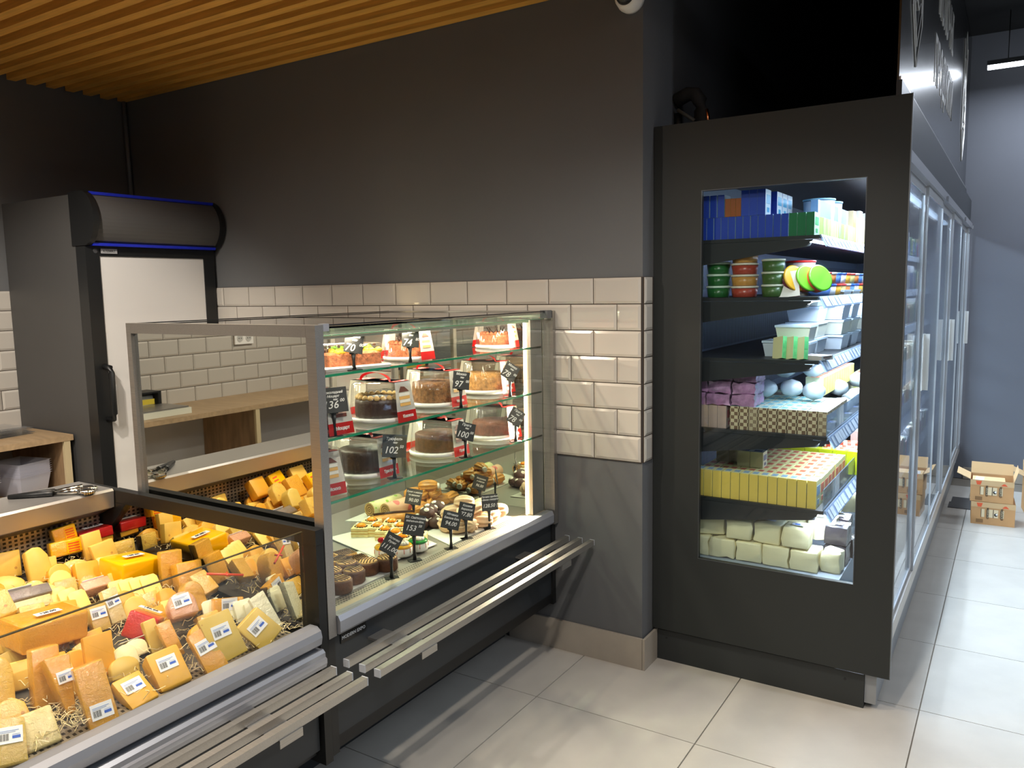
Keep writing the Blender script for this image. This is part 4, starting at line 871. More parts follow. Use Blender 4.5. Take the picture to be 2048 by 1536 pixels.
# long fruit cake in a fluted box
t = thing('boxed_fruit_cake', 'long boxed cake with green and yellow topping on the top glass shelf', 'cake', (-.50,-1.06,z3), (0,0,R(72)))
def stad(a,b,n=20):
    p = []
    for k in range(n):
        an = 2*pi*k/n; p.append(((a-.02)*(1 if cos(an)>0 else -1)*min(1,abs(cos(an))*1.6)+.02*cos(an), b*max(-1,min(1,sin(an)*1.5))))
    return p
def loft(rings, n, m, caps=True):
    bm = bmesh.new(); V = []
    for a,b,z,fl in rings: V.append([bm.verts.new((x*(1+fl*(i%2)),y*(1+fl*(i%2)),z)) for i,(x,y) in enumerate(stad(a,b,n))])
    for A,B in zip(V,V[1:]):
        for i in range(n): f = bm.faces.new((A[i],A[(i+1)%n],B[(i+1)%n],B[i]))
    if caps: bm.faces.new(V[-1])
    bm.faces.new(V[0][::-1]); return bm
obj('cake_board', loft([(.112,.062,0,0),(.116,.066,.008,0),(.112,.062,.012,0)],24,None), white, t)
o = obj('cake_body', loft([(.092,.046,.0125,0),(.092,.046,.045,0),(.084,.040,.052,0)],24,None), cb['pink'], t)
bm = bmesh.new(); 
for k in range(26): lathe(bm,[(.012,.046),(.013,.055),(.004,.062)],8,cx=-.06+.15*random.random(),cy=random.uniform(-.034,.034))
obj('yellow_cream', bm, mat('yellow_cream',(248,190,50),.45,bump=.3), o)
bm = bmesh.new()
for k in range(12): lathe(bm,[(.010,.056),(.011,.064),(.002,.068)],7,cx=-.05+.14*random.random(),cy=random.uniform(-.03,.03))
obj('green_cream', bm, mat('green_cream',(150,206,60),.45,bump=.3), o)
bm = bmesh.new()
for k in range(6): tube(bm,[(-.07+.03*k,-.02,.068),(-.055+.03*k,.02,.070)],.004,6)
tube(bm,[(-.082,0,.052),(-.078,0,.066)],.014,8); obj('chocolate_decor', bm, cb['dark'], o)
obj('dome', loft([(.106,.056,.0125,.02),(.098,.050,.066,.02),(.09,.044,.074,0)],60,None), domem, t)

# chalk price tags on black stands
slate = mat('slate_card',(58,58,56),.7)
def ptag(loc, lines, label, yaw=80, roll=-8, h=.095, w=.072, hc=.062, tilt=-10):
    t = thing('price_tag', label, 'price tag', loc, (0,0,R(yaw)))
    bm = bmesh.new(); box(bm,-.022,.022,-.014,.014,0,.002); bevel(bm,.001,1); obj('stand_foot', bm, black, t)
    bm = bmesh.new(); z0 = h-hc*.52
    tube(bm,[(0,.0,.002),(0,.0,z0*.35),(.0,.0,z0*.55),(0,0,z0)],[.0075,.0045,.0045,.0075],6); box(bm,-.012,.012,-.004,.004,z0-.002,z0+.006); obj('stand_post', bm, black, t)
    ca = bpy.data.objects.new('card', None)
    bm = bmesh.new(); box(bm,-w/2,w/2,-.0012,.0,-hc/2,hc/2); c = obj('card', bm, slate, t, (0,-.006,h), (R(tilt),R(-roll),0))
    bpy.data.objects.remove(ca)
    n = len(lines); zt = hc/2
    for s,size,dx,dzz in lines: text(c, s, size, chalk, (dx,-.0018,dzz), (pi/2,0,0), shear=.25, ext=.0002, bold=.00025)
    return t
def std(name, price, cop, sub='900г', two=None):
    L = [(name,.0125 if len(name) < 9 else .0095,-.002,.022)]
    if two: L.append((two,.0095,-.002,.011)); L.append((sub,.007,.004,.001))
    else: L.append((sub,.008,.002,.010))
    L += [(price,.031,-.012,-.014),(cop,.013,.023,-.002)]
    return L
ptag((-.445,-1.095,z3),std('Мазка','70','00','500г'),'slate price tag reading 70.00 by the fruit cake',yaw=62,roll=-12,h=.078,w=.058,hc=.056)
ptag((-.438,-.845,z3),std('Казка','74','80','500г'),'slate price tag reading 74.80 on the top shelf',yaw=62,roll=-6,h=.078,w=.058,hc=.056)
ptag((-.440,-1.19,z2),std('Шоколадний','136','00','900г','Моцарт'),'slate price tag reading 136.00 beside the steel post',yaw=60,roll=2,h=.105,w=.078,hc=.072)
ptag((-.432,-.585,z2),std('Мокко','97','00','700г'),'slate price tag reading 97.00 on the middle shelf',yaw=62,roll=-10,h=.098,w=.064)
ptag((-.434,-.262,z2),std('Мокко','78','00'),'tilted slate price tag on the middle shelf by the golden crumb cake',yaw=50,roll=-34,h=.098,w=.06)
ptag((-.433,-.228,z1),std('Прага','78','00'),'tilted slate price tag on the lowest shelf at the right',yaw=50,roll=-34,h=.098,w=.06)
ptag((-.449,-.927,z1),std('Трюфель','102','50'),'slate price tag reading 102.50 in front of the truffle cake',yaw=60,roll=-8,h=.105,w=.08,hc=.072)
ptag((-.433,-.563,z1),std('Прага','100','00'),'slate price tag reading 100.00 on the lowest shelf',yaw=60,roll=-18,h=.095,w=.07)
zd = .6025
ptag((-.80,-.42,zd),[('Рулет з маком',.0092,0,.018),('та вишнею',.0092,0,.006),('90.00',.019,0,-.014)],'faded slate price tag reading 90.00 between the rolls and the shell pastries',yaw=58,roll=-16,h=.10,w=.068)
ptag((-.497,-.785,zd),[('Біг. Святковий',.0105,0,.024),('вафельно-білк.',.0092,0,.012),('153',.026,-.012,-.012),('50',.012,.021,-.002)],'slate price tag reading 153.50 above the jelly cakes',yaw=60,roll=-16,h=.125,w=.078,hc=.070)
ptag((-.452,-.955,zd),[('Тістечко',.0098,0,.018),('Рулет',.0098,0,.006),('111.00',.021,0,-.014)],'narrow tilted slate price tag over the drizzled chocolate cakes',yaw=52,roll=-34,h=.115,w=.056,hc=.066)
ptag((-.462,-.625,zd),[('Нітчанка',.0105,0,.020),('Банани Бел.',.0105,0,.007),('94.00',.021,0,-.012)],'slate price tag reading 94.00 in front of the chocolate balls',yaw=60,roll=-20,h=.105,w=.072)
ptag((-.482,-.505,zd),[('Кошики',.0105,0,.020),('Вершкові',.0105,0,.007),('77.80',.021,0,-.012)],'slate price tag reading 77.80 left of the beige meringues',yaw=60,roll=-18,h=.105,w=.066)
ptag((-.475,-.362,zd),[('Печиво здобне',.0092,0,.022),('з білою глазур\'ю',.0092,0,.011),('128.50 !',.019,0,-.012)],'slate price tag reading 128.50 at the front of the beige meringues',yaw=60,roll=-2,h=.105,w=.068)
ptag((-.70,-.10,zd),[('Ватрушка',.0092,0,.016),('з маком',.0092,0,.004),('96.00',.016,0,-.014)],'faded slate price tag at the far end of the lower deck',yaw=55,roll=-22,h=.10,w=.064)

# trays
trm = mat('white_tray',(226,222,212),.35)
def tray(pts, z, label):
    bm = bmesh.new(); prism(bm, pts, 'Z', z, z+.003); cx = sum(p[0] for p in pts)/4; cy = sum(p[1] for p in pts)/4
    for v in bm.verts: v.co -= Vector((cx,cy,z))
    bevel(bm,.001,1); tag(obj('tray', bm, trm, None, (cx,cy,z)), label, 'tray')
tray([(-.49,-1.235),(-.49,-.90),(-.73,-.80),(-.73,-1.235)],.6015,'white tray under the drizzled chocolate cakes')
tray([(-.93,-.76),(-.86,-.50),(-.53,-.62),(-.55,-.86),],.6050,'white tray under the cream slices and jelly cakes')
tray([(-.66,-.53),(-.485,-.60),(-.485,-.19),(-.66,-.16)],.6015,'white tray under the beige meringues')
tray([(-1.04,-.56),(-.80,-.47),(-.80,-.12),(-1.08,-.10)],.6015,'white tray under the rolls and shell pastries at the back')
bisc = mat('biscuit_top',(222,176,112),.7,var=.15,vs=60,bump=.4); chg = mat('chocolate_glaze',(62,34,20),.35,bump=.2)
def choc_cake(x,y,z,k):
    t = thing('chocolate_roll_cake','round chocolate coated cake with drizzled biscuit top on the left tray','pastry',(x,y,z),(0,0,random.uniform(0,6)),'drizzled chocolate cakes'); t.scale = (1.2,1.2,1.2)
    bm = bmesh.new(); lathe(bm,[(.027,0),(.030,.004),(.030,.030),(.027,.034)],22,flute=.02,fn=9); b = obj('cake_side', bm, cb['choc'], t)
    bm = bmesh.new(); lathe(bm,[(.0265,.0335),(.024,.037),(.0001,.038)],20); tp = obj('biscuit_top', bm, bisc, t)
    bm = bmesh.new()
    for q in range(6):
        s = -.02+.008*q; l = math.sqrt(max(0,.024**2-s*s)); tube(bm,[(-l,s,.0375),(0,s+.003,.039),(l,s-.001,.0375)],.0013,5)
    obj('drizzle', bm, chg, tp); return t
proto = None
for i,(x,y) in enumerate([(-.512,-1.20),(-.508,-1.125),(-.53,-1.045),(-.545,-.965),(-.515,-.905),(-.575,-1.165),(-.585,-1.085),(-.60,-1.005)]):
    if proto is None: proto = choc_cake(x,y,.605,i)
    else: c = copy_tree(proto); c.location = (x,y,.605); c.rotation_euler = (0,0,random.uniform(0,6))
proto = None
for i,(x,y) in enumerate([(-.655,-1.13),(-.665,-1.05),(-.66,-.97),(-.705,-1.18),(-.712,-1.09),(-.712,-1.0),(-.70,-.915),(-.64,-1.20),(-.62,-.93)]):
    if proto is None:
        proto = thing('drizzled_cookie','pale square cookie with fine dark drizzle at the back of the left tray','pastry',(x,y,.605),(0,0,.4),'fine drizzled cookies'); proto.scale = (1.15,1.15,1.15)
        bm = bmesh.new(); box(bm,-.03,.03,-.027,.027,0,.026); bevel(bm,.008,2); soften(bm); b = obj('cookie', bm, bisc, proto)
        bm = bmesh.new()
        for q in range(9): tube(bm,[(-.028,-.024+.006*q,.0265),(.0,-.022+.006*q,.0285),(.028,-.026+.006*q,.0265)],.0009,4)
        for q in range(7): tube(bm,[(-.024+.008*q,-.024,.027),(-.02+.008*q,.024,.0275)],.0008,4)
        obj('drizzle', bm, chg, b)
    else: c = copy_tree(proto); c.location = (x,y,.605); c.rotation_euler = (0,R(random.uniform(-4,4)),random.uniform(-.6,.9))
layer = mat('cream_slice_side',(240,220,160),.6,var=.2,vs=70,aniso=(1,1,6)); orj = mat('orange_jelly',(244,150,20),.15,coat=.6)
proto = None
for i,(x,y) in enumerate([(-.84,-.68),(-.79,-.645),(-.735,-.665),(-.68,-.67),(-.715,-.60),(-.655,-.61),(-.60,-.64),(-.86,-.60),(-.62,-.70),(-.78,-.575)]):
    if proto is None:
        proto = thing('cream_slice','layered cream slice with orange jelly on top in the middle of the deck','pastry',(x,y,.6085),(0,0,.5),'orange topped cream slices'); proto.scale = (1.12,1.12,1.12)
        bm = bmesh.new(); box(bm,-.028,.028,-.025,.025,0,.030); bevel(bm,.004,2); soften(bm); b = obj('sponge', bm, layer, proto)
        bm = bmesh.new(); box(bm,-.0285,.0285,-.0255,.0255,.010,.013); box(bm,-.0285,.0285,-.0255,.0255,.020,.023); obj('cream_layer', bm, mat('caramel_layer',(206,160,80),.5), b)
        bm = bmesh.new(); lathe(bm,[(.014,.030),(.017,.035),(.010,.041),(.0001,.043)],14); obj('orange_topping', bm, orj, b)
        bm = bmesh.new()
        for q in range(14): a = q*2.4; box(bm,.02*cos(a)-.002,.02*cos(a)+.002,.018*sin(a)-.001,.018*sin(a)+.001,.0305,.033)
        obj('chocolate_chips', bm, cb['dark'], b)
        bm = bmesh.new(); lathe(bm,[(.010,.030),(.008,.036),(.001,.041)],10,cx=-.014,cy=.012); obj('cream_dot', bm, cream, b)
    else: c = copy_tree(proto); c.location = (x,y,.6085); c.rotation_euler = (0,0,random.uniform(.3,.8))
for i,(x,y,cl,nm) in enumerate([(-.605,-.815,(240,180,20),'yellow jelly cake with cherry nearest the tilted price tag'),(-.560,-.775,(238,172,24),'yellow jelly cake with red cherry in the middle of the front'),(-.548,-.705,(30,130,50),'green jelly cake with whipped cream on the middle tray')]):
    t = thing('jelly_cake', nm, 'pastry', (x,y,.6085)); t.scale = (1.08,)*3
    bm = bmesh.new(); lathe(bm,[(.031,0),(.033,.004),(.033,.024),(.031,.026)],26,flute=.012,fn=13); b = obj('cake_side', bm, cream, t)
    bm = bmesh.new()
    for q in range(9): a = q*.7; tube(bm,[(.0335*cos(a),.0335*sin(a),.026),(.0338*cos(a),.0338*sin(a),.012)],.0012,5)
    obj('drip', bm, mat('pink_drip',(232,130,110),.4), b)
    bm = bmesh.new(); lathe(bm,[(.032,.0262),(.033,.031),(.029,.035),(.0001,.036)],24); obj('jelly', bm, mat('jelly_%d'%i,cl,.12,coat=.8), t)
    bm = bmesh.new()
    for q in range(7): a = q*.9; lathe(bm,[(.009,.035),(.008,.041),(.001,.047)],9,cx=.010*cos(a)+.006,cy=.010*sin(a),flute=.1,fn=4)
    cr = obj('cream_swirl', bm, cream, t)
    bm = bmesh.new(); lathe(bm,[(.002,.042),(.0105,.047),(.012,.053),(.008,.060),(.0001,.062)],14,cx=-.008,cy=-.006); obj('cherry', bm, mat('cherry_red',(196,16,30),.1,coat=1), t)
# swiss rolls
rollm = mat('sponge_roll',(206,168,108),.8,var=.15,vs=60,bump=.4); rollp = mat('sponge_roll_green',(222,214,160),.7,var=.1,vs=30,spots=(28,.22,(150,190,70)))
for i,(x,y,cl) in enumerate([(-.985,-.475,rollp),(-.92,-.455,mat('sponge_roll_pink',(232,186,150),.7,spots=(20,.3,(226,120,110))))]):
    t = thing('swiss_roll','swiss roll with green spotted icing at the rear of the deck' if i == 0 else 'swiss roll with pink spotted icing at the rear of the deck','pastry',(x,y,.6355),(0,0,R(86)))
    bm = bmesh.new(); tube(bm,[(0,-.0,0),(.17,0,0)],.030,20); obj('roll', bm, cl, t)
    bm = bmesh.new(); 
    pts = [(-.0015,.0045*(k*.18)*cos(k*.55),.0045*(k*.18)*sin(k*.55)) for k in range(34)]
    tube(bm, pts, .0016, 4); o = obj('spiral', bm, mat('brown_filling',(120,84,44),.7), t)
    bm = bmesh.new(); tube(bm,[(-.001,0,0),(.0,0,0)],.0285,20); obj('cut_face', bm, rollm, t)
# shell pastries
def shellbm(l=.038,r=.024,fl=.12,fn=9):
    bm = bmesh.new(); n = 36; rings = []
    for k in range(9):
        a = -pi/2+pi*k/8; x = l*sin(a); rr = r*cos(a)**.7 if 0 < k < 8 else .0008
        rings.append([bm.verts.new((x, rr*(1+fl*cos(fn*2*pi*i/n))*cos(2*pi*i/n), r*.85+rr*.85*(1+fl*cos(fn*2*pi*i/n))*sin(2*pi*i/n))) for i in range(n)])
    for A,B in zip(rings,rings[1:]):
        for i in range(n): f = bm.faces.new((A[i],A[(i+1)%n],B[(i+1)%n],B[i])); f.smooth = True
    bm.faces.new(rings[0]); bm.faces.new(rings[-1]); return bm
gold = mat('golden_pastry',(216,146,62),.4,var=.25,vs=30,coat=.3,bump=.2); me = mesh('shell', shellbm(), gold)
fil = bmesh.new(); lathe(fil,[(.010,0),(.012,.006),(.008,.012)],10); film_ = mesh('cream_filling', fil, cream)
for i,(x,y,z) in enumerate([(-.90,-.30,0),(-.86,-.25,0),(-.91,-.21,0),(-.85,-.18,0),(-.95,-.30,0),(-.88,-.27,.036),(-.90,-.20,.036),(-.86,-.21,.036),(-.96,-.22,0),(-.93,-.26,.034),(-.84,-.33,0),(-.92,-.15,0),(-.97,-.15,0),(-.87,-.235,.068),(-.83,-.13,0)]):
    t = thing('shell_pastry','golden ridged shell pastry in the heap at the back of the deck','pastry',(x,y,.605+z),(0,R(random.uniform(-8,8)),random.uniform(0,3)),'shell pastries'); t.scale = (1.15,)*3
    link('shell', me, t); link('cream_filling', film_, t, (.032,0,.018), (0,R(80),0))
t = thing('eclair_loaf','long golden pastry loaf with dark stripes in front of the swiss rolls','pastry',(-.83,-.505,.607),(0,0,R(48)))
obj('loaf', shellbm(.105,.026,.02,5), gold, t)
bm = bmesh.new()
for q in range(4): tube(bm,[(-.08,-.012+.008*q,.045),(0,-.012+.008*q,.048),(.08,-.012+.008*q,.045)],.0014,5)
obj('stripe', bm, chg, t)
bm = bmesh.new(); lathe(bm,[(.004,0),(.020,.004),(.027,.016),(.024,.030),(.012,.038),(.0001,.040)],18); bmesh.ops.recalc_face_normals(bm,faces=bm.faces[:]); bme = mesh('chocolate_ball', bm, mat('matt_chocolate',(72,46,38),.65,bump=.4,bs=80))
bm = bmesh.new(); lathe(bm,[(.008,0),(.009,.003),(.004,.006),(.0001,.0065)],10); dme = mesh('cream_dot', bm, cream)
for i,(x,y,z) in enumerate([(-.705,-.49,0),(-.665,-.455,0),(-.70,-.43,0),(-.735,-.455,0),(-.70,-.46,.034),(-.70,-.38,0),(-.74,-.39,0),(-.72,-.42,.034),(-.745,-.33,0),(-.705,-.32,0),(-.73,-.36,.032)]):
    t = thing('chocolate_ball','matt chocolate ball with cream dots beside the meringues','pastry',(x,y,.6025+z),(0,R(random.uniform(-12,12)),random.uniform(0,6)),'chocolate balls'); t.scale = (1.15,)*3
    link('chocolate_ball', bme, t)
    for q in range(3): a = q*2.1; link('cream_dot', dme, t, (.017*cos(a),.017*sin(a),.030 if q else .033), (0,R(30),a))
zm = mat('beige_meringue',(226,190,150),.75,var=.15,vs=50,bump=.5); ze = mesh('meringue', shellbm(.034,.025,.16,8), zm)
for i,(x,y,z) in enumerate([(-.55,-.47,0),(-.51,-.44,0),(-.60,-.47,0),(-.56,-.39,0),(-.51,-.36,0),(-.62,-.40,0),(-.57,-.31,0),(-.52,-.28,0),(-.62,-.31,0),(-.55,-.43,.036),(-.60,-.43,.036),(-.54,-.35,.036),(-.60,-.35,.036),(-.57,-.39,.07),(-.57,-.24,0),(-.62,-.24,0),(-.53,-.21,0),(-.56,-.28,.036)]):
    t = thing('meringue_twist','beige ridged meringue twist piled on the right front tray','pastry',(x,y,.605+z),(0,R(random.uniform(-20,20)),random.uniform(0,6)),'meringue twists'); t.scale = (1.2,)*3; link('meringue', ze, t)

# ================================================================== DAIRY COOLER GOODS
def pmesh(key, w, d, h, cols, kind='box'):
    """pack mesh: local origin bottom front centre, front = -Y; cols = (front, side/top, band)"""
    k = ('pk',key)
    if k in TXT: return TXT[k]
    ms = [mat('pack_%s_%d'%(key,i), c, .38) for i,c in enumerate(cols)]
    bm = bmesh.new(); fs = box(bm,-w/2,w/2,0,d,0,h)
    for i,f in enumerate(fs): f.material_index = 0 if i in (2,4) else min(1,len(ms)-1)
    bevel(bm,min(w,d,h)*.10,1)
    for f in bm.faces:
        if f.calc_area() < min(w,d)*.012 and len(ms) > 1: f.material_index = 1
    body = mesh('pack_body', bm, ms); lab = None
    if len(cols) > 2:
        bm = bmesh.new()
        box(bm,w/2+.0002,w/2+.0008,d*.15,d*.85,h*.45,h*.8); box(bm,w/2+.0002,w/2+.0008,d*.3,d*.7,h*.12,h*.3)
        box(bm,-w*.32,w*.32,d*.25,d*.75,h+.0002,h+.0008)
        lab = mesh('pack_print', bm, ms[2])
    TXT[k] = (body,lab); return TXT[k]
def pack(name, key, w, d, h, cols, loc, rz, label, grp, cat='pack', rot=None):
    b,l = pmesh(key,w,d,h,cols)
    t = thing(name,label,cat,loc,rot or (0,0,rz),grp); link('pack_body',b,t)
    if l: link('pack_print',l,t)
    return t
def tub(name, loc, r, h, body, lid, label, grp, rect=None, rot=(0,0,0)):
    key = ('tub',r,h,body,lid,rect)
    if key not in TXT:
        if rect:
            a,b = rect; bm = bmesh.new(); lo = [(-a*.86,-b*.86),(a*.86,-b*.86),(a*.86,b*.86),(-a*.86,b*.86)]; hi = [(-a,-b),(a,-b),(a,b),(-a,b)]
            A = [bm.verts.new((*p,0)) for p in lo]; B = [bm.verts.new((*p,h)) for p in hi]; bm.faces.new(A[::-1]); bm.faces.new(B)
            for i in range(4): bm.faces.new((A[i],A[(i+1)%4],B[(i+1)%4],B[i]))
            bevel(bm,.006,2); soften(bm); m1 = mesh('tub_body',bm,mat('tub_%d_%d_%d'%body,body,.3))
            bm = bmesh.new(); box(bm,-a*1.04,a*1.04,-b*1.05,b*1.05,h,h+.008); bevel(bm,.004,2); soften(bm); m2 = mesh('lid',bm,mat('lid_%d_%d_%d'%lid,lid,.3))
        else:
            bm = bmesh.new(); lathe(bm,[(r*.84,0),(r*.88,.002),(r*.97,h-.001)],24); m1 = mesh('tub_body',bm,mat('tub_%d_%d_%d'%body,body,.3))
            bm = bmesh.new(); lathe(bm,[(r,h),(r*1.02,h+.002),(r*1.02,h+.007),(r*.9,h+.008)],24); m2 = mesh('lid',bm,mat('lid_%d_%d_%d'%lid,lid,.3))
        TXT[key] = (m1,m2)
    t = thing(name,label,'tub',loc,rot,grp); link('tub_body',TXT[key][0],t); link('lid',TXT[key][1],t); return t
zA,zB,zC,zD,zE = [z-.0025 for z,_ in SH]
bl = ((32,70,190),(206,226,250),(60,150,210)); gn = ((20,120,70),(206,240,220),(70,180,110)); lg = ((176,206,110),(226,246,214),(120,190,120)); wb_ = ((60,120,210),(230,238,250),(90,170,230))
# top shelf: boxes on edge
x = .175
for k in range(22):
    key,cols,nm,h = ('blue_carton',bl,'blue',.082) if k < 12 else (('green_carton',gn,'green',.082) if k < 15 else ('lime_carton',lg,'pale green',.072))
    if x > .585: break
    pack('butter_carton',key+'_e',.0245 if k < 12 else .027,.075,h,cols,(x,.163+random.uniform(0,.006),zA),R(random.uniform(-2,2)),nm+' carton standing on edge in the bottom layer of the top shelf',nm+' cartons on the top shelf'); x += .0275 if k < 12 else .030
for k in range(24): pack('butter_carton','lime_carton_s%d'%(k%2),.075,.025,.072,lg if k%2 else ((214,224,150),(240,246,226),(200,120,90)),(.575+random.uniform(-.003,.003),.275+k*.0305,zA),pi/2+R(random.uniform(-3,3)),'pale green carton facing the aisle along the front of the top shelf','front row of pale green cartons')
for k in range(20): pack('butter_carton','sky_carton_s',.075,.026,.06,((200,222,246),(120,160,220),(236,120,60)),(.57,.30+k*.0275,zA+.0725),pi/2,'small blue capped carton stacked on the pale green front row','upper row of blue capped cartons')
for k,xx in enumerate((.185,.214,.243)): pack('butter_carton','blue_carton_e',.0245,.075,.082,bl,(xx,.167,zA+.0828),0,'blue carton in the left group of the upper layer','left blue cartons of the upper layer')
for k,xx in enumerate((.268,.288,.308)): pack('butter_carton','amber_carton',.019,.07,.066,((176,92,36) if k==0 else (190,130,30),(226,190,90),(236,210,120)),(xx,.167,zA+.0828),0,'amber brown carton in the upper layer between the blue groups','amber cartons of the upper layer')
for k in range(6): pack('butter_carton','tall_blue_carton',.029,.075,.092,((40,76,196),(222,236,250),(70,170,220)),(.333+k*.0295 if k < 3 else .395,.167 if k < 3 else .167+.03+(k-3)*.0005,zA+.0828) if k < 3 else (.405,.20+(k-2)*.08,zA+.0828),0,'taller blue carton of the upper layer, with white printed side','taller blue cartons of the upper layer')
for k in range(2):
    t = tub('bucket',(.52,.52+k*.15,zA),.06,.15,(196,214,240),(140,190,220),'pale bucket with blue print at the far right of the top shelf','pale buckets on the top shelf')
# second shelf: tubs
sp_ = [(.225,3,.045,.036,(36,96,44),(206,226,206)),(.325,4,.05,.034,(168,66,50),(226,214,196)),(.43,3,.042,.038,(70,100,50),(214,216,196))]
for xx,n,r,h,b,l in sp_:
    zz = zB
    for k in range(n):
        bb = b if not (xx == .325 and k in (1,3)) else (196,140,70)
        tub('cheese_tub',(xx,.205,zz),r,h,bb,l,{.225:'green tub with white lid in the left stack of the second shelf',.325:'red brown tub in the tallest stack of the second shelf',.43:'olive green tub in the third stack of the second shelf'}[xx],'tub stack at %d cm on the second shelf'%round(xx*100)); zz += h+.0085
lean = [(.455,(178,60,50),(230,210,190),'leaning red and white pack'),(.492,(228,216,206),(196,60,60),'leaning white pack with red print')]
for xx,a,b,nm in lean: pack('cheese_slice_pack','lean_%d'%round(xx*1000),.062 if xx < .48 else .075,.012,.095,(a,b,(210,180,150)),(xx,.19,zB),0,nm+' at the front of the second shelf',None,rot=(R(-14),R(-6),R(12)))
for k,(xx,b,l,nm) in enumerate([(.505,(110,40,60),(226,170,40),'purple tub with yellow lid on its side'),(.545,(200,90,60),(120,200,50),'orange tub with green lid on its side'),(.585,(226,80,50),(110,206,50),'red tub with bright green lid on its side')]):
    tub('processed_cheese_tub',(xx-.03,.245+.02*k,zB+.052),.05,.034,b,l,nm+' on the second shelf',None,rot=(0,R(68),R(-35)))
pal = [((90,130,200),(60,110,210)),((206,190,120),(220,60,60)),((230,230,236),(60,90,200)),((200,120,60),(230,230,230)),((230,170,60),(240,70,50))]
for k in range(30):
    b,l = pal[k%5]; yy = .42+.105*(k//2)
    tub('small_tub',(.548,yy,zB+(.045 if k%2 else 0)),.045,.036,b,l,('small blue tub with blue lid','small yellow tub with red lid','small white tub with blue lid','small orange tub with white lid','small amber tub with red lid')[k%5]+', '+('upper' if k%2 else 'lower')+' layer on the second shelf',('blue','yellow','white','orange','amber')[k%5]+' tubs on the second shelf')
tub('lidded_tub',(.46,.50,zB+.09),.058,.04,(230,226,224),(226,50,44),'white tub with red lid on top at the back of the second shelf',None)
# third shelf: white rectangular tubs
k = 0
for xx,yy,n in ((.44,.33,1),(.50,.28,2),(.545,.30,2),(.48,.55,4),(.53,.78,4),(.53,1.0,4),(.54,1.25,3),(.54,1.5,4),(.54,1.75,3)):
    for q in range(n):
        if (xx,yy) == (.545,.30): continue
        tub('white_tub',(xx,yy,zC+q*.062),.0,.052,(224,222,206) if q%2 else (216,224,236),(214,230,248),'white rectangular cheese tub stacked on the third shelf','white tubs on the third shelf',rect=(.062,.085 if yy > .4 else .06))
for q,xx in enumerate((.435,.475,.515)):
    pack('tofu_pack','green_white_pack',.056,.018,.082,((232,226,176),(110,200,130),(90,190,120)),(xx+.02,.185-.008*q,zC),0,'leaning pale pack with green rim at the front of the third shelf','green rimmed packs on the third shelf',rot=(R(-10),R(-10),R(-38)))
pack('cheese_slice_pack','silver_pack',.09,.075,.016,((190,180,176),(210,210,214),(120,100,96)),(.575,.17,zC),R(-20),'silver foil pack lying at the corner of the third shelf',None)
# fourth shelf
ck = mat('gingham_pack',(196,176,140),.5); nt=ck.node_tree; tc=nt.nodes.new('ShaderNodeTexCoord'); chk=nt.nodes.new('ShaderNodeTexChecker'); chk.inputs['Scale'].default_value=75; chk.inputs[1].default_value=(*lin((206,190,156)),1); chk.inputs[2].default_value=(*lin((116,88,66)),1)
nt.links.new(tc.outputs['Object'],chk.inputs[0]); nt.links.new(chk.outputs[0],nt.nodes['Principled BSDF'].inputs[0])
bm = bmesh.new(); fs = box(bm,-.0165,.0165,0,.075,0,.088)
for i,f in enumerate(fs): f.material_index = 1 if i in (1,) else 0
bevel(bm,.002,1); gb = mesh('pack_body', bm, [ck, mat('pack_top_mint',(206,226,214),.4)])
bm = bmesh.new(); box(bm,-.010,.010,.02,.055,.0882,.0886); gp = mesh('pack_print', bm, mat('mint_print',(110,180,200),.5))
for r_ in range(5):
    for k in range(10):
        t = thing('curd_pack','checked brown and cream pack in '+('the front','the second','the third','the fourth','the last')[r_]+' row of the fourth shelf','pack',(.305+k*.0355-(.0 if r_ < 1 else .0),.165+r_*.078,zD),(0,0,R(random.uniform(-1.5,1.5))),'checked packs on the fourth shelf'); link('pack_body',gb,t); link('pack_print',gp,t)
purple = mat('purple_film',(178,128,172),.25,var=.5,vs=28,coat=1,coatbump=1.0,cbs=40)
for k in range(9):
    i = k%3; j = k//3
    bm = bmesh.new(); prism(bm, outline('slab',.088,.043),'Y',0,.13)
    for _ in range(1): bmesh.ops.subdivide_edges(bm,edges=bm.edges[:],cuts=3,use_grid_fill=True)
    for v in bm.verts: v.co += Vector((random.uniform(-.004,.004),random.uniform(-.004,.004),random.uniform(-.004,.004)))
    soften(bm,60)
    t = thing('film_wrapped_bundle','bundle of packs in shiny purple film at the left of the fourth shelf','pack',(.147+.094*i,.17+.012*j,zD+.089+.0445*j),(0,0,0),'purple film bundles')
    obj('wrapped_bundle', bm, purple, t)
for k in range(5): pack('curd_pack','grey_pink_pack',.034,.075,.086,((186,160,150),(190,176,176),(170,90,110)),(.115+k*.0355,.166,zD),0,'grey and pink pack under the purple film bundles','grey pink packs under the film')
for k in range(4): pack('curd_pack','grey_tall_pack',.032,.075,.10,((160,140,130),(200,206,190),(120,160,130)),(.300+k*.034,.56,zD),0,'grey tall pack behind the checked packs','grey packs behind the checked ones')
bag = mat('milky_bag',(222,230,236),.3,var=.06,vs=20,coat=.8,coatbump=.7,cbs=30)
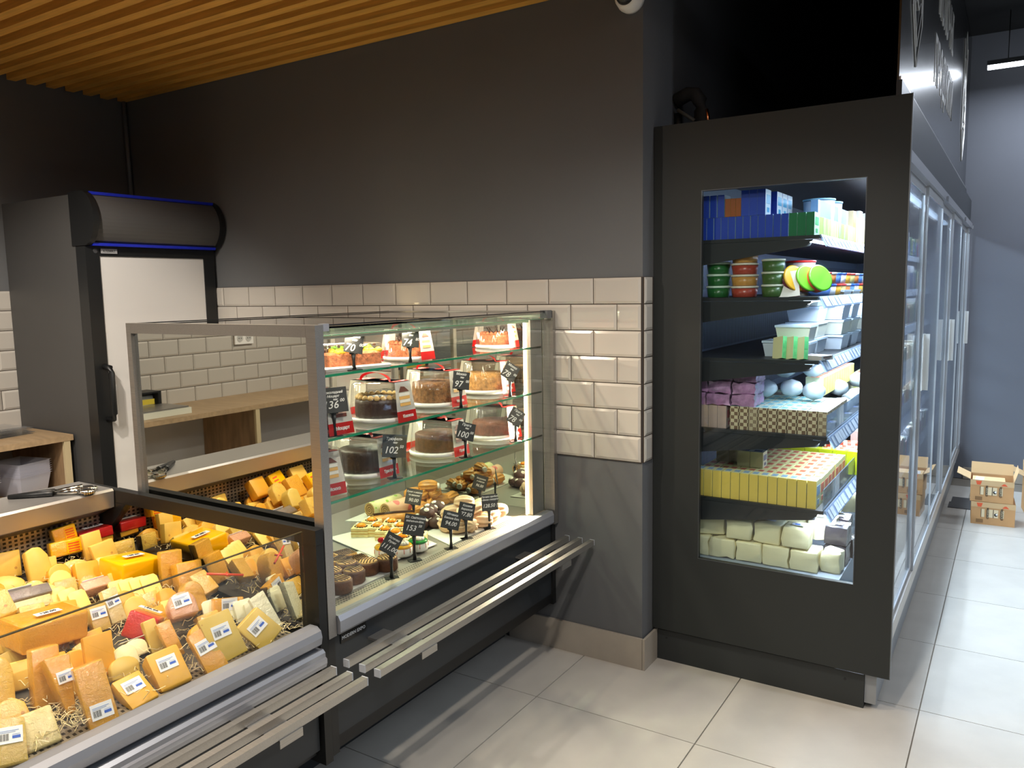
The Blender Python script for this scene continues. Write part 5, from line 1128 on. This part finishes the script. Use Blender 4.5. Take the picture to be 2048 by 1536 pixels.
for k,(xx,yy,zz) in enumerate([(.37,.40,.10),(.46,.44,.10),(.55,.42,.095),(.42,.50,.17),(.52,.55,.17),(.60,.62,0),(.60,.74,0),(.56,.86,.06),(.60,.98,0),(.60,1.1,.0),(.59,1.2,.06)]):
    bm = bmesh.new(); bmesh.ops.create_icosphere(bm,subdivisions=3,radius=1)
    for v in bm.verts: s = 1+.08*sin(v.co.x*7+k)*cos(v.co.y*6); v.co = Vector((v.co.x*.045*s,v.co.y*.042*s,v.co.z*.034*s+.034))
    soften(bm,80)
    t = thing('curd_bag','white puffy curd bag heaped on the fourth shelf','bag',(xx-.01,yy,zD+zz),(0,0,k),'white curd bags'); obj('bag', bm, bag, t)
ye = ((226,214,30),(246,236,150),(230,90,40))
for k in range(26):
    yy = .60+.055*k; 
    pack('margarine_pack','yellow_white_pack',.05,.07,.075,((240,230,120),(250,246,206),(236,110,90)),(.545,yy,zD+(.09 if yy < 1.3 else 0)),pi/2,'yellow and white pack in the far rows of the fourth shelf','yellow packs on the fourth shelf')
# fifth shelf: yellow butter packs
for r_ in range(8):
    for k in range(13):
        if r_ > 3 and k < 4: continue
        pack('butter_pack','butter_end_%d'%(1 if r_ == 0 else 2),.0322,.068,.098 if r_ else .104,((232,200,96),(248,238,176),(226,120,90) if r_%2 else (150,180,210)),(.173+k*.0352,.158+r_*.071,zE),R(random.uniform(-1.5,1.5)),'yellow wrapped butter pack standing on end in '+('the front','the second','the third','the fourth','the fifth','the sixth','the seventh','the last')[r_]+' row of the fifth shelf','yellow butter packs on the fifth shelf')
for k in range(6): pack('baking_pack','lime_bag_pack',.056,.05,.10,((196,206,20),(220,226,60),(240,236,160)),(.345+k*.058,.79,zE),0,'lime yellow folded pack at the back of the fifth shelf','lime packs on the fifth shelf')
for k in range(4): pack('cream_carton','grey_cream_carton',.05,.06,.062,((190,186,140),(206,204,176),(60,70,110)),(.20+k*.052,.30 if k > 1 else .36,zE+.1),0,'small pale carton on top of the butter packs at the left','pale cartons on the butter packs')
sau = mat('checked_wrap_red',(232,120,70),.4); nt=sau.node_tree; tc=nt.nodes.new('ShaderNodeTexCoord'); chk=nt.nodes.new('ShaderNodeTexChecker'); chk.inputs['Scale'].default_value=60; chk.inputs[1].default_value=(*lin((240,226,190)),1); chk.inputs[2].default_value=(*lin((226,80,50)),1); nt.links.new(tc.outputs['Object'],chk.inputs[0]); nt.links.new(chk.outputs[0],nt.nodes['Principled BSDF'].inputs[0])
bm = bmesh.new(); tube(bm,[(-.08,0,0),(-.072,0,0),(.072,0,0),(.08,0,0)],[.008,.024,.024,.008],12); sm_ = mesh('roll', bm, sau)
for k,(yy,zz) in enumerate([(.86,.0),(.92,.0),(.98,0),(.89,.045),(.95,.045),(1.05,0),(1.12,0),(1.08,.045),(1.2,0),(1.27,0)]):
    t = thing('curd_roll','roll in red and cream checked wrap on the fifth shelf','roll',(.56,yy,zE+.026+zz),(0,0,R(8)),'checked rolls on the fifth shelf'); link('roll', sm_, t)
# bottom tub: big paper wrapped butter blocks
wbk = mat('butter_block_paper',(240,230,190),.5,var=.05,vs=14,bump=.5,bs=25,coat=.3,coatbump=.5)
LB = [(.16,.17,0,.10),(.262,.17,0,.10),(.365,.17,0,.10),(.468,.17,0,.10),(.57,.17,0,.10),(.66,.20,0,.07),
      (.21,.19,.082,.11),(.325,.17,.082,.095),(.43,.18,.082,.10),(.54,.17,.082,.095),
      (.165,.30,.165,.10),(.30,.24,.168,.105),(.40,.22,.166,.10),(.48,.36,.10,.12),
      (.20,.42,.10,.12),(.34,.40,.12,.11),(.60,.33,.08,.10),(.60,.46,.16,.10),(.45,.50,.17,.12),(.58,.60,.17,.11),(.64,.72,.1,.1),(.62,.85,.08,.1),(.62,.98,.08,.1)]
for k,(xx,yy,zz,s) in enumerate(LB):
    bm = bmesh.new(); fs = box(bm,-s/2,s/2,0,s,0,.078)
    bmesh.ops.subdivide_edges(bm,edges=bm.edges[:],cuts=2,use_grid_fill=True)
    for v in bm.verts: v.co += Vector((random.uniform(-.003,.003),random.uniform(-.003,.003),random.uniform(-.003,.003)))
    bevel(bm,.006,2,ang=40); soften(bm,50)
    t = thing('butter_block','large paper wrapped butter block heaped in the bottom of the cooler','butter',(xx,yy,.452+zz),(0,R(random.uniform(-3,3)) if zz else 0,R(random.uniform(-10,10)) if zz else 0),'large butter blocks in the cooler base')
    obj('wrapped_block', bm, wbk, t)
    if zz > 0:
        bm = bmesh.new(); box(bm,-.022,.022,-.014,.014,0,.0006,0); box(bm,-.012,.006,-.008,.006,.0007,.001,1); obj('weight_label', bm, [mat('pale_blue_label',(206,216,236),.5),blueink], t, (0,s*.45,.0825))
dkp = mat('dark_foil_pack',(70,64,72),.25,.4,bump=.6,bs=40)
for k,(xx,yy,zz) in enumerate([(.655,.30,.0),(.655,.31,.075),(.66,.42,.0),(.64,.43,.075)]):
    bm = bmesh.new(); box(bm,-.04,.04,0,.09,0,.07); bmesh.ops.subdivide_edges(bm,edges=bm.edges[:],cuts=2,use_grid_fill=True)
    for v in bm.verts: v.co += Vector((random.uniform(-.003,.003),random.uniform(-.003,.003),random.uniform(-.003,.003)))
    soften(bm,60)
    t = thing('dark_foil_pack','dark foil wrapped pack at the lower right corner of the side window','pack',(xx,yy,.452+zz),(0,0,0),'dark foil packs'); obj('foil_pack', bm, dkp, t)
    bm = bmesh.new(); box(bm,-.02,.02,-.012,.012,0,.0006); obj('weight_label', bm, mat('pale_blue_label',(206,216,236),.5), t, (0,.04,.0735))
# further along the cooler, seen through the doors
pal2 = [((196,60,60),(230,200,190),(250,240,230)),((60,110,200),(220,230,240),(250,250,250)),((230,220,160),(250,240,210),(230,120,60)),((80,150,80),(220,236,220),(250,250,240)),((230,150,60),(250,226,190),(250,250,240)),((230,230,236),(240,240,244),(90,120,200))]
random.seed(5)
for si,(z,y0) in enumerate([(zA,1.05),(zB,2.05),(zC,2.0),(zD,2.1),(zE,1.35),(.4525,1.15)]):
    y = y0
    while y < 3.95:
        i = random.randrange(6); xf = SH[si][1]-.035 if si < 5 else .66
        pack('dairy_pack','far_%d'%i,.075,.07,.10+.012*i,pal2[i],(xf,y,z),pi/2,('red','blue','cream','green','orange','pale grey')[i]+' dairy pack behind the sliding doors on the '+('top shelf','second shelf','third shelf','fourth shelf','fifth shelf','cooler base')[si],('red','blue','cream','green','orange','pale grey')[i]+' packs behind the doors, '+('top shelf','second shelf','third shelf','fourth shelf','fifth shelf','cooler base')[si]); y += .085
